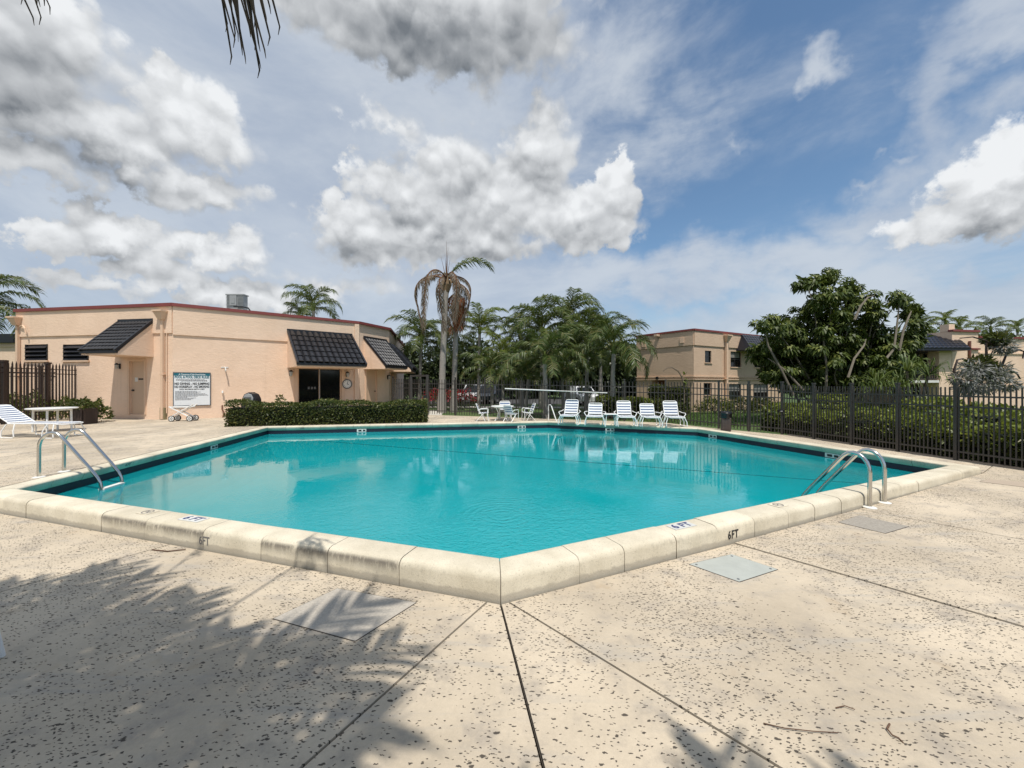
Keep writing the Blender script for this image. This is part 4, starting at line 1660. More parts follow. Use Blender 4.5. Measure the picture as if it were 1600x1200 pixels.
# ---- two-storey apartment block behind the lawn
b1 = PX(1084, 24.6)
zt2 = ZAT(515.5, 24.6)
def top2(px, py):
    d = (zt2 - EYE) * FOC / (HZ - py)
    return PX(px, d)
b0, b2 = top2(995, 526), top2(1223, 529.6)
GL, GR = Face(b0, b1), Face(b1, b2)
apt = thing('apartment_building', 'two storey tan apartment block with red roof edge beyond the lawn', 'building', (b1.x + 3, b1.y + 4, .13))
w = MB()
wins = []
for x0, y0, x1, y1, bl in ((1101.5, 548, 1111.5, 566.5, 0), (1141.5, 549.5, 1158, 573.5, .35), (1179, 562, 1192, 574, 0), (1100, 598.5, 1110.5, 617, 0), (1139, 600, 1157.5, 625, .4), (1178.5, 600, 1200, 626.5, .45)):
    ua, ub = GR.U(x0), GR.U(x1)
    d = GR.at((ua + ub) / 2, 0).y
    wins.append((ua, ub, ZAT(y1, d), ZAT(y0, d), bl))
dl0, dl1 = GL.U(1018.5), GL.U(1038.5)
dz = ZAT(593.5, GL.at((dl0 + dl1) / 2, 0).y)
wall_holes(w, GL, .0, zt2, [(dl0, dl1, .14, dz)], .8)
wall_holes(w, GR, .0, zt2, [h[:4] for h in wins], .14)
bb0, bb2 = b0 + Vector((5, 9, 0)), b2 + Vector((-4, 12, 0))
for a, b in ((b2, bb2), (bb2, bb0), (bb0, b0)):
    w.add([(a.x, a.y, 0), (b.x, b.y, 0), (b.x, b.y, zt2), (a.x, a.y, zt2)], [(0, 1, 2, 3)])
w.build('wall', M['tan'], apt, world=True)
s_ = MB(); s_.prism([(p.x, p.y) for p in (flat(b0), flat(b1), flat(b2), flat(bb2), flat(bb0))], zt2 - .3, zt2 - .2); s_.build('roof', M['roof'], apt, world=True)
for F in (GL, GR):
    s_ = MB(); s_.box((F.L / 2, zt2 + .02, 0), (F.L + .1, .12, .22), F.m(0, 0)); s_.build('roof_trim', M['red_trim'], apt, world=True)
    zz = ZAT(539.2, 24.6)
    s_ = MB(); s_.box((F.L / 2, (zz + zt2 - .04) / 2, .03), (F.L, zt2 - .04 - zz, .06), F.m(0, 0)); s_.build('parapet_band', M['tan'], apt, world=True)
    for y in (588.5, 592.5):
        zz = ZAT(y, 24.6)
        s_ = MB(); s_.box((F.L / 2, zz, .03), (F.L + (.06 if F is GL else 0), .07, .07), F.m(0, 0)); s_.build('string_course', M['tan'], apt, world=True)
for ua, ub, za, zb_, bl in wins:
    window(GR, ua, ub, za, zb_, apt, blind=bl, rails=1, fr=.045, mull=1 if ub - ua > .8 else 0)
s_ = MB(); s_.box(((dl0 + dl1) / 2, (dz + .14) / 2, -.75), (dl1 - dl0, dz - .14, .06), GL.m(0, 0)); s_.build('door', simple("brown_door", (.20, .075, .035), .6), apt, world=True)
for x, y in ((1007, 538.5), (1066.5, 532)):
    u, z = GL.uz(x, y)
    s_ = MB(); s_.box((u, z, .08), (.28, .34, .04), GL.m(0, 0)); s_.build('vent', M['peach_smooth'], apt, world=True)
u, z = GL.uz(1030, 524.5)
s_ = MB(); s_.box((u, z, .22), (.22, .14, .44), GL.m(0, 0)); s_.build('scupper', M['tan'], apt, world=True)
u, z = GL.uz(1028, 590.5)
s_ = MB(); s_.box((u, z, .09), (.14, .18, .12), GL.m(0, 0)); s_.build('wall_lamp', M['black'], apt, world=True)
downspout(GR, GR.U(1132.5), ZAT(525.5, GR.at(GR.U(1132.5), 0).y), .15, apt, w=.2, out=.03)
# tiled mansard over the right part of the front
ua, ub = GR.U(1150), GR.L + .1
pr = 1.0
ze = ZAT(545, GR.at(ua, 0, pr).y)
zt = zt2 - .02
s_ = MB()
s_.add([GR.at(ua, ze, pr), GR.at(ub, ze, pr), GR.at(ub, zt, .1), GR.at(ua + .5, zt, .1), GR.at(ua, ze - .06, pr), GR.at(ub, ze - .06, pr), GR.at(ub, ze - .06, .0), GR.at(ua, ze - .06, .0)],
       [(0, 1, 2, 3), (0, 4, 5, 1), (4, 7, 6, 5), (0, 3, 7, 4), (1, 5, 6, 2)])
mo = s_.build('mansard_roof', M['blue_tile'], apt, world=True)


def tile_rows(p00, p10, p11, p01, cols, rows, mat, parent, name='roof_tiles', t=.05):
    """rows of barrel tiles over a sloping quad, eave p00-p10, ridge p01-p11"""
    mb = MB()
    for r in range(rows):
        a, b = r / rows, (r + 1.12) / rows
        for c in range(cols):
            x0, x1 = c / cols, (c + 1) / cols
            P = lambda x, y: (Vector(p00) * (1 - x) + Vector(p10) * x) * (1 - y) + (Vector(p01) * (1 - x) + Vector(p11) * x) * y
            n = (P(1, 0) - P(0, 0)).cross(P(0, 1) - P(0, 0)).normalized()
            if n.z < 0: n = -n
            vs = []
            for y, l in ((a, .035), (min(1, b), .012)):
                for q, hh in ((0, 0), (.25, .8), (.5, 1), (.75, .8), (1, 0)):
                    vs.append(P(x0 + (x1 - x0) * q, y) + n * (l + t * hh))
            for q, hh in ((0, 0), (.25, .8), (.5, 1), (.75, .8), (1, 0)):
                vs.append(P(x0 + (x1 - x0) * q, a) + n * (t * hh - .03))
            mb.add(vs, [(q, q + 1, q + 6, q + 5) for q in range(4)] + [(10 + q, 11 + q, q + 1, q) for q in range(4)])
    o = mb.build(name, mat, parent, world=True)
    o['kind'] = 'stuff'
    return o


tile_rows(GR.at(ua, ze, pr), GR.at(ub, ze, pr), GR.at(ub, zt, .1), GR.at(ua + .5, zt, .1), 18, 6, M['blue_tile'], mo)

# ---- right-hand block with balcony
D = 26.0
apt2 = thing('apartment_building', 'peach apartment block with balcony and dark tiled hip roof right of the big tree', 'building', PX(1500, D + 4, .13))
zs0 = ZAT(546, D)
zr = ZAT(523, D)
zsl = ZAT(596, D)
xl, xp0, xp1 = PX(1340, D).x, PX(1467.5, D).x, PX(1487, D).x
s_ = MB(); s_.box(((xp0 + xp1) / 2, D + .35, zs0 / 2), (xp1 - xp0, .7, zs0)); s_.build('pillar', M['peach'], apt2, world=True)
s_ = MB(); s_.box(((xl + xp0) / 2, D + 1.1, zsl), (xp0 - xl, 2.2, .16)); s_.build('balcony_slab', M['white_old'], apt2, world=True)
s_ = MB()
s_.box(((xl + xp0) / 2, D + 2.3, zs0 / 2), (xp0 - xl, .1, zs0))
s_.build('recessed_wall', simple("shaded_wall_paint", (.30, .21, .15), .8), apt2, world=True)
rl = MB()
for z in (zsl + .18, zsl + 1.02):
    rl.box(((xl + xp0) / 2, D + .1, z), (xp0 - xl, .05, .05))
ro = rl.build('balcony_rail', M['dark_frame'], apt2, world=True)
bm_ = MB(); bm_.box((0, 0, 0), (.035, .035, .80)); bme = bm_.mesh('baluster', M['dark_frame'])
xx = xp0 - .12
while xx > PX(1425, D).x:
    inst('baluster', bme, ro, WM[ro].inverted() @ TR((xx, D + .1, zsl + .6)))
    xx -= .15
for x0, x1, z0, z1 in ((1447, 1463, .3, 1.9), (1425, 1441, .3, 1.9), (1447, 1463, zsl + .2, zsl + 2.0), (1425, 1441, zsl + .2, zsl + 2.0)):
    xa, xb = PX(x0, D + 2).x, PX(x1, D + 2).x
    F2 = Face(Vector((xa - 1, D + 2.22, 0)), Vector((xb + 1, D + 2.22, 0)))
    window(F2, 1, 1 + xb - xa, z0, z1, apt2, depth=-.01, rails=0, blind=.0, sill=False, mull=1)
# hip roof over the balcony
xe0, xe1 = PX(1330, D - .6).x, PX(1517, D - .6).x
rz0, rz1 = ZAT(544.5, D - .6), ZAT(522, D + 2.2)
A_, B_ = Vector((xe0, D - .6, rz0)), Vector((xe1, D - .6, rz0))
C_, D_ = Vector((PX(1489, D + 2.2).x, D + 2.2, rz1)), Vector((PX(1345, D + 2.2).x, D + 2.2, rz1))
E_ = Vector((xe1, D + 3.5, rz0))
s_ = MB()
s_.add([A_, B_, C_, D_, E_, A_ - Vector((0, 0, .12)), B_ - Vector((0, 0, .12)), E_ - Vector((0, 0, .12)), Vector((xe0, D + 3.5, rz0 - .12))],
       [(0, 1, 2, 3), (1, 4, 2), (0, 5, 6, 1), (1, 6, 7, 4), (5, 8, 7, 6)])
ho = s_.build('hip_roof', M['blue_tile'], apt2, world=True)
tile_rows(A_, B_, C_, D_, 26, 7, M['blue_tile'], ho)
tile_rows(B_, E_, C_, C_, 10, 7, M['blue_tile'], ho)
# long wall running right
F3 = Face(PX(1487.5, D + .8), PX(1760, D + 3.5))
zt3 = ZAT(519, D + 1.4)
s_ = MB()
uS = F3.U(1528.5)
wall_holes(s_, F3, 0, zt3, [], u0=0, u1=uS)
z4 = ZAT(530, D + 2.2)
wall_holes(s_, F3, 0, z4, [], u0=uS, u1=F3.L)
for u, za, zb_ in ((0, 0, zt3), (uS, z4, zt3), (F3.L, 0, z4)):
    s_.add([F3.at(u, za), F3.at(u, za, -8), F3.at(u, zb_, -8), F3.at(u, zb_)], [(0, 1, 2, 3)])
s_.build('wall', M['peach'], apt2, world=True)
s_ = MB(); s_.box((uS / 2, zt3 + .03, -.05), (uS + .08, .14, .3), F3.m(0, 0)); s_.build('roof_trim', M['red_trim'], apt2, world=True)
s_ = MB(); s_.box(((uS + F3.L) / 2, z4 + .03, -.05), (F3.L - uS, .14, .3), F3.m(0, 0)); s_.build('roof_trim', M['red_trim'], apt2, world=True)
for y in (553, 603):
    zz = ZAT(y, D + 2)
    s_ = MB(); s_.box(((uS + F3.L) / 2, zz, .03), (F3.L - uS, .09, .08), F3.m(0, 0)); s_.build('string_course', M['peach'], apt2, world=True)
s_ = MB(); s_.box((F3.U(1487) + .25, zt3 + .25, -.4), (.5, .5, .5), F3.m(0, 0)); s_.build('chimney', M['peach'], apt2, world=True)
s_ = MB(); s_.tube([F3.at(F3.U(1513), .2, .08), F3.at(F3.U(1513), ZAT(533, D + 1), .08)], .07, 8); s_.build('downspout', simple("brown_downspout", (.18, .07, .05), .6), apt2, world=True)
u = F3.U(1522)
s_ = MB(); s_.box((u, ZAT(545.5, D + 1.2), .06), (.75, .1, .12), F3.m(0, 0)); s_.build('ledge', M['red_trim'], apt2, world=True)

# path, car park strip beyond the lawn
def strip(name, pts, z0, z1, mat):
    mb = MB(); mb.prism([(p.x, p.y) for p in pts], z0, z1)
    return tag(mb.build(name, mat), kind='structure')
strip('footpath', [PX(600, 29.6), PX(960, 28.4), PX(960, 29.6), PX(600, 30.9)], .05, .155, M['concrete'])
strip('gate_path', [PX(655, 22.2), PX(690, 21.6), PX(694, 26.0), PX(662, 26.0)], .05, .16, M['concrete'])
strip('parking_lot', [Vector((-30, 34, 0)), Vector((16, 34, 0)), Vector((16, 46, 0)), Vector((-30, 46, 0))], .0, .145, M['asphalt'])

bedw = flat(Vector((fdir.y, -fdir.x, 0)))
if bedw.x < 0: bedw = -bedw
strip('planting_bed', [flat(fC2) + bedw * .03, flat(fP1) + bedw * .03, flat(fP1) + flat(fdir) * 10 + bedw * .03, flat(fP1) + flat(fdir) * 10 + bedw * 2.6, flat(fP1) + bedw * 2.6 - flat(fdir) * 2.4], .0, .142, M['joint'])


# ------------------------------------------------------------------ fences
def picket_mesh(h, w, mat, flat_top=True):
    mb = MB()
    mb.box((0, 0, h / 2), (w, w * .8, h))
    if not flat_top:
        mb.add([(-w / 2, -w * .4, h), (w / 2, -w * .4, h), (w / 2, w * .4, h), (-w / 2, w * .4, h), (0, 0, h + w * 1.4)], [(0, 1, 4), (1, 2, 4), (2, 3, 4), (3, 0, 4)])
    return mb.mesh('picket', mat)


def post_mesh(h, w, mat):
    mb = MB()
    mb.box((0, 0, h / 2), (w, w, h))
    mb.box((0, 0, h + .012), (w * 1.35, w * 1.35, .03))
    return mb.mesh('post', mat)


def fence(label, pts, heights, mat, spacing, nposts=None, pw=.026, postw=.058, post_px=None, first=True, last=True, rails=(.87, .73, .12), group=None, name='metal_fence', flat_top=True, skip=()):
    """pts: run of ground points; heights: fence height at each"""
    t = thing(name, label, 'fence', pts[0], group=group)
    inv = WM[t].inverted()
    pm, qm = picket_mesh(1.0, pw, mat, flat_top), post_mesh(1.0, postw, mat)
    for s in range(len(pts) - 1):
        a, b, ha, hb = Vector(pts[s]), Vector(pts[s + 1]), heights[s], heights[s + 1]
        L = (b - a).length
        d = (b - a) / L
        rz = math.atan2(d.y, d.x)
        n = post_px[s] if post_px else max(1, round(L / 1.2))
        for f in rails:
            mb = MB()
            mb.bar(a + Vector((0, 0, ha * f)), b + Vector((0, 0, hb * f)), .028, .036)
            mb.build('rail', mat, t, world=True)
        for i in range(n + 1):
            if (i == 0 and (s > 0 or not first)) or (i == n and s == len(pts) - 2 and not last):
                continue
            f = i / n
            p = a + (b - a) * f
            inst('post', qm, t, inv @ TR(p, rz) @ Matrix.Diagonal((1, 1, (ha + (hb - ha) * f) * 1.03, 1)))
        k = int(L / spacing)
        for i in range(1, k):
            f = i / k
            if any(abs(f - j / n) * L < .05 for j in range(n + 1)):
                continue
            p = a + (b - a) * f
            inst('picket', pm, t, inv @ TR(p + Vector((0, 0, .05)), rz) @ Matrix.Diagonal((1, 1, ha + (hb - ha) * f - .06, 1)))
    return t


def H(px, py_top, py_base, z):
    d = G(px, py_base, z).y
    return ZAT(py_top, d) - z


def up_z(p, z): return Vector((p.x, p.y, z))


hG, hM, h1, h2, h3 = 1.95, 1.78, 1.74, 1.72, 1.69
fence('long dark metal picket fence behind the loungers on the far side of the pool', [up_z(fGate, ZF), up_z(fMid, ZF), up_z(fC1, .2)], [hG, hM, h1], M['bronze'], .15, post_px=[7, 1], pw=.027)
fence('short dark picket fence run with gate latch beside the brown bin', [up_z(fC1, .2), up_z(fC2, .17)], [h1, h2], M['bronze'], .105, post_px=[2], first=False, last=False, pw=.026)
pitch = (fP4 - fP1).length / 3
n_right = 9
pEnd = fP1 + fdir * pitch * n_right
fence('near dark metal picket fence in front of the hedge along the right side', [up_z(fC2, .17), up_z(fP1, .15), up_z(pEnd, .15)], [h2, h3, h3], M['bronze'], .082, post_px=[1, n_right], pw=.023, postw=.064)
# gate lock box
p = up_z(fC2, .17)
t = thing('gate_latch', 'small dark latch box on the fence post left of the hedge', 'latch', p + Vector((0, 0, .75)))
mb = MB(); mb.box((-.08, -.06, .05), (.22, .06, .09)); mb.build('latch_box', M['black'], t)
mb = MB(); mb.tube([(-.16, -.09, .06), (-.16, -.16, .06), (-.10, -.17, .06)], .012, 6); mb.build('lever', M['steel'], t)

# gate beside the pool house
gA = Vector((fGate.x - 2.35, fGate.y + 1.5, ZF))
gB = up_z(fGate, ZF)
fence('dark picket fence and gate closing the gap between pool house and palms', [gA, gB], [2.0, hG], M['bronze'], .14, post_px=[2], pw=.027, last=False)
t = thing('gate_arch', 'tall square metal gate frame at the right end of the long hedge', 'gate', gB)
mb = MB()
ztop = ZAT(585.5, gB.y)
mb.box((gB.x, gB.y, (ztop + ZF) / 2), (.13, .13, ztop - ZF))
gdir = (gB - gA).normalized()
gC = gB - gdir * 1.25
mb.bar((gB.x, gB.y, ztop - .05), (gC.x, gC.y, ztop - .05), .10, .10)
mb.box((gC.x, gC.y, (ztop + ZF) / 2), (.12, .12, ztop - ZF))
mb.build('frame', M['bronze'], t, world=True)
mb = MB(); mb.box((gB.x - .12, gB.y - .09, ZF + .95), (.16, .06, .24)); mb.build('lock', M['black'], t, world=True)

# taller brown fence on the left
lp1 = G(131, 652, ZF)
lp2 = PX(9, 16.3, ZF)
ldir = (lp2 - lp1).normalized()
hL = 2.53
fence('tall brown picket fence at the left edge behind the white table', [up_z(lp1, ZF), up_z(lp1 + ldir * 10.5, ZF)], [hL, hL], M['brown_fence'], .15, post_px=[6], pw=.045, postw=.13, rails=(.93, .85, .10), name='picket_fence', flat_top=False)
lq = lp1 + Vector((-7.0, 1.6, 0))
fence('second run of brown picket fence meeting the tall fence by the louvred vents', [up_z(lp1 + Vector((-.15, .05, 0)), ZF), up_z(Vector((lq.x, lp1.y - 1.2, 0)), ZF)], [hL * .97, hL * .97], M['brown_fence'], .21, post_px=[4], pw=.036, postw=.12, rails=(.92, .84, .10), name='picket_fence', flat_top=False, first=False)

# skimmer pole hanging on the fence
pa_, pb_ = PX(789, 18.55), PX(949, 16.75)
pa_.z, pb_.z = ZAT(607.2, pa_.y), ZAT(614, pb_.y)
t = thing('skimmer_pole', 'long white pool pole hung level along the far fence', 'pool pole', (pa_ + pb_) / 2)
mb = MB(); mb.tube([pa_, pa_ + (pb_ - pa_) * .52], .024, 8); mb.build('pole', M['white'], t, world=True, smooth=True)
mb = MB(); mb.tube([pa_ + (pb_ - pa_) * .5, pb_], .019, 8); mb.build('pole', M['white_old'], t, world=True, smooth=True)
for f in (.18, .8):
    q = pa_ + (pb_ - pa_) * f
    mb = MB(); mb.bar(q + Vector((0, .02, -.05)), q + Vector((.02, .30, -.03)), .02, .02); mb.build('hook', M['bronze'], t, world=True)

# ------------------------------------------------------------------ furniture
def strap_mesh(w, d, t, mat, sag=.012):
    mb = MB()
    n = 6
    vs, fs = [], []
    for i in range(n + 1):
        x = -w / 2 + w * i / n
        z = -sag * math.sin(math.pi * i / n)
        for y, zz in ((-d / 2, z), (d / 2, z), (d / 2, z - t), (-d / 2, z - t)):
            vs.append((x, y, zz))
    for i in range(n):
        for j in range(4):
            fs.append((i * 4 + j, i * 4 + (j + 1) % 4, (i + 1) * 4 + (j + 1) % 4, (i + 1) * 4 + j))
    fs += [(0, 1, 2, 3), (n * 4, n * 4 + 3, n * 4 + 2, n * 4 + 1)]
    mb.add(vs, fs)
    return mb.mesh('strap', mat)


def lounger(label, loc, rz, w=.64, seat=1.05, back=.72, ang=62, hseat=.36, group=None, arms=True):
    """faces -y; backrest at +y"""
    t = thing('sun_lounger', label, 'sun lounger', loc, rz, group)
    r = .017
    A = R(ang)
    bx, bz = math.cos(A) * back, math.sin(A) * back
    fr = MB()
    hw = w / 2
    fr.tube([(-hw, seat, hseat), (-hw, .12, hseat + .01), (-hw, .03, hseat - .005), (-hw + .05, 0, hseat - .02), (hw - .05, 0, hseat - .02), (hw, .03, hseat - .005), (hw, .12, hseat + .01), (hw, seat, hseat)], r, 7)
    fr.build('seat_frame', M['white'], t, smooth=True)
    fr = MB()
    fr.tube([(-hw + .02, seat - .05, hseat), (-hw + .02, seat + bx * .9, hseat + bz * .9), (-hw + .05, seat + bx * .98, hseat + bz * .98), (-hw + .1, seat + bx, hseat + bz),
             (hw - .1, seat + bx, hseat + bz), (hw - .05, seat + bx * .98, hseat + bz * .98), (hw - .02, seat + bx * .9, hseat + bz * .9), (hw - .02, seat - .05, hseat)], r, 7)
    fr.build('back_frame', M['white'], t, smooth=True)
    # looped legs
    for sx in (-1, 1):
        for y0, y1 in (((.10, .42), (seat - .32, seat + .06)) if seat > .7 else ((.05, .3), (seat - .22, seat + .05))):
            lg = MB()
            x = sx * (hw + .015)
            xs = sx * (hw + .09)
            lg.tube([(x, y0 + .05, hseat - .01), (xs, y0 - .01, hseat * .5), (xs, y0 - .03, .05), (xs, y0, .018), (xs, y1, .018), (xs, y1 + .03, .05), (xs, y1 + .01, hseat * .5), (x, y1 - .05, hseat - .01)], r, 6)
            lg.build('leg', M['white'], t, smooth=True)
        if arms:
            ar = MB()
            x = sx * (hw + .035)
            ar.tube([(x, seat * .35, hseat - .02), (x + sx * .09, seat * .42, hseat + .10), (x + sx * .10, seat * .55, hseat + .13), (x + sx * .09, seat * .95, hseat + .13), (x, seat + bx * .3, hseat + bz * .3)], r * .95, 6)
            ar.build('armrest', M['white'], t, smooth=True)
    sw = w - .02
    mw, mbl = strap_mesh(sw, .066, .006, M['strap_white']), strap_mesh(sw, .026, .006, M['strap_blue'], .012)
    n = int(seat / .058) - 1
    for i in range(n):
        inst('strap', mw if i % 2 == 0 else mbl, t, TR((0, .06 + .058 * i, hseat + .02)))
    n = int(back / .058) - 1
    for i in range(n):
        d = .08 + .058 * i
        inst('strap', mw if i % 2 == 0 else mbl, t, Matrix.Translation((0, seat + math.cos(A) * d - .022, hseat + math.sin(A) * d + .008)) @ Matrix.Rotation(A, 4, 'X'))
    return t


LG = 'sun loungers in a row along the far fence'
spots = [(886, 15.75, -20, .66, 66, 'leftmost sun lounger of the far row, nearest the grab rail'),
         (929, 15.4, -14, .52, 66, 'low sun lounger between the grab rail lounger and the small side table'),
         (980, 15.15, -8, .62, 68, 'sun lounger just right of the small white side table'),
         (1020, 15.0, -5, .50, 70, 'lowest sun lounger, second from the right end of the far row'),
         (1058.5, 14.95, -6, .62, 70, 'rightmost sun lounger of the far row, nearest the brown bin')]
for px, d, rz, bk, an, lab in spots:
    p = PX(px, d, ZF)
    lounger(lab, p, R(rz), w=.58, seat=.80, back=bk * 1.0, ang=an, hseat=.40, group=LG)


def side_table(label, loc, s=1.0):
    t = thing('side_table', label, 'side table', loc)
    mb = MB(); mb.box((0, 0, .43 * s), (.46 * s, .46 * s, .03)); mb.build('table_top', M['white'], t, bevel=.01)
    for sx in (-1, 1):
        for sy in (-1, 1):
            mb = MB(); mb.tube([(sx * .17 * s, sy * .17 * s, .42 * s), (sx * .23 * s, sy * .23 * s, 0)], .016, 6); mb.build('leg', M['white'], t)
    return t


side_table('small white side table between two loungers by the far fence', PX(953.5, 15.55, ZF), 1.12)


def patio_table(label, loc, rad, h, legs=4, straight=False):
    t = thing('patio_table', label, 'table', loc)
    mb = MB(); mb.lathe((0, 0, h), [(rad - .03, -.045), (rad, -.035), (rad, -.008), (rad - .02, 0)], 36); mb.build('table_top', M['white'], t)
    mb = MB(); mb.tube([(rad * .72 * math.cos(a), rad * .72 * math.sin(a), h - .075) for a in [i * math.pi / 12 for i in range(24)]], .02, 6, closed=True); mb.build('rim', M['white'], t)
    for i in range(legs):
        a = i * 2 * math.pi / legs + .6
        c, s = math.cos(a), math.sin(a)
        mb = MB()
        if straight:
            mb.tube([(c * rad * .72, s * rad * .72, h - .06), (c * rad * .74, s * rad * .74, 0)], .03, 8)
        else:
            mb.tube([(c * rad * .66, s * rad * .66, h - .06), (c * rad * .42, s * rad * .42, h * .55), (c * rad * .48, s * rad * .48, h * .25), (c * rad * .78, s * rad * .78, 0)], .022, 7)
        mb.build('leg', M['white'], t, smooth=True)
    if straight:
        for z in (.30,):
            mb = MB(); mb.tube([(rad * .73 * math.cos(i * 2 * math.pi / legs + .6), rad * .73 * math.sin(i * 2 * math.pi / legs + .6), z) for i in range(legs)], .016, 6, closed=True); mb.build('stretcher', M['white'], t)
    return t


def patio_chair(label, loc, rz, group=None, s=1.0, wheel=False):
    """faces -y, strap seat and back, looped arms"""
    t = thing('patio_chair', label, 'chair', loc, rz, group)
    r = .017 * s
    hw, hs, dp, bk = .27 * s, .44 * s, .48 * s, .50 * s
    fr = MB()
    fr.tube([(-hw, dp, hs - .03), (-hw, 0, hs), (hw, 0, hs), (hw, dp, hs - .03)], r, 7, closed=True)
    fr.build('seat_frame', M['white'], t, smooth=True)
    by, bz = dp + bk * .32, hs + bk * .95
    fr = MB()
    fr.tube([(-hw, dp - .03, hs - .03), (-hw, by - .03, bz - .06), (-hw + .06, by, bz), (hw - .06, by, bz), (hw, by - .03, bz - .06), (hw, dp - .03, hs - .03)], r, 7)
    fr.build('back_frame', M['white'], t, smooth=True)
    for sx in (-1, 1):
        x = sx * (hw + .02)
        lg = MB(); lg.tube([(x, -.02, 0), (x, .03, hs * .6), (x, .02, hs + .16 * s), (x + sx * .015, .06, hs + .215 * s), (x + sx * .015, dp * .8, hs + .20 * s), (x, dp + bk * .10, hs + .12 * s)], r, 7); lg.build('armrest', M['white'], t, smooth=True)
        lg = MB(); lg.tube([(x, dp * .45, hs - .01), (x, dp + .12, 0)], r, 7); lg.build('leg', M['white'], t, smooth=True)
        lg = MB(); lg.tube([(x, dp * .75, hs - .02), (x, dp * .30, 0)], r, 7); lg.build('leg', M['white'], t, smooth=True)
    sw = 2 * hw - .02
    mw, mbl = strap_mesh(sw, .05 * s, .006, M['strap_white']), strap_mesh(sw, .05 * s, .006, M['strap_blue'])
    for i in range(7):
        inst('strap', mw if i % 2 == 0 else mbl, t, TR((0, .05 * s + .064 * s * i, hs + .02 - .06 * s * i / 7)))
    A = math.atan2(.95, .32)
    for i in range(7):
        d = .07 * s + .062 * s * i
        inst('strap', mw if i % 2 == 0 else mbl, t, Matrix.Translation((0, dp + .32 * d - .02, hs + .95 * d)) @ Matrix.Rotation(A, 4, 'X'))
    return t


CG = 'patio chairs round the far white table'
tc_ = PX(785, 18.0, ZF)
patio_table('round white patio table among four chairs at the far left of the pool', tc_, .53, ZAT(634, 18.0) - ZF)
patio_chair('white patio chair left of the far round table, turned sideways', PX(763, 17.8, ZF), R(90), CG, .86)
patio_chair('white patio chair behind the far round table', PX(790, 18.5, ZF), R(5), CG, .92)
patio_chair('white patio chair in front of the far round table, back to the pool', PX(804, 17.65, ZF), R(140), CG, .82)
patio_chair('white patio chair right of the far round table beside the palm trunk', PX(817, 18.0, ZF), R(-78), CG, .86)

patio_table('large round white table in front of the brown picket fence on the left', PX(82, 13.9, ZF), .63, ZAT(637, 13.9) - ZF, legs=4, straight=True)
lounger('blue and white striped lounger in front of the white table at the left edge', PX(112, 12.35, ZF), R(90 - 4), w=.66, seat=1.75, back=1.05, ang=32, hseat=.44, arms=False)
patio_chair('white patio chair at the left edge of the picture, only its armrest showing', Vector((-3.88, 2.72, 0)), R(177), None, 1.12)

# planter box with shrub, bin
t = thing('planter_box', 'dark wooden planter box with shrub beside the white table', 'planter', PX(131, 16.4, ZF))
mb = MB()
w_, d_, h_ = .52, .60, ZAT(638.5, 16.0) - ZF
for i in range(5):
    x = -w_ / 2 + w_ * (i + .5) / 5
    for y in (-d_ / 2, d_ / 2):
        b = MB(); b.box((x, y, h_ / 2), (w_ / 5 - .008, .03, h_)); b.build('plank', M['wood_dark'], t)
    b = MB(); b.box((w_ / 2, x, h_ / 2), (.03, d_ / 5 - .008, h_)); b.build('plank', M['wood_dark'], t)
    b = MB(); b.box((-w_ / 2, x, h_ / 2), (.03, d_ / 5 - .008, h_)); b.build('plank', M['wood_dark'], t)
mb.box((0, 0, h_ * .9), (w_ - .05, d_ - .05, .02)); mb.build('soil', M['joint'], t)

p = PX(1134, 14.1, .2)
hb = 0
t = thing('litter_bin', 'brown litter bin with black bag in front of the far fence', 'bin', p, R(-22))
hb = ZAT(644, 14.1) - .2
mb = MB(); mb.prism([(-.155, -.155), (.155, -.155), (.155, .155), (-.155, .155)], .0, hb * .72); mb.build('body', M['bin_brown'], t, bevel=.03)
for sx in (-1, 0, 1):
    mb = MB(); mb.box((sx * .095, -.158, hb * .36), (.075, .012, hb * .5)); mb.build('panel', M['bin_brown'], t)
mb = MB(); mb.lathe((0, 0, hb * .70), [(.195, 0), (.21, .06), (.20, .12), (.215, .17), (.19, .215)], 12); mb.build('bag', M['bag'], t, smooth=True)
mb = MB(); mb.lathe((0, 0, hb * .97), [(.19, -.01), (.19, .03), (.13, .05), (.12, .03)], 16); mb.build('rim', M['black'], t)

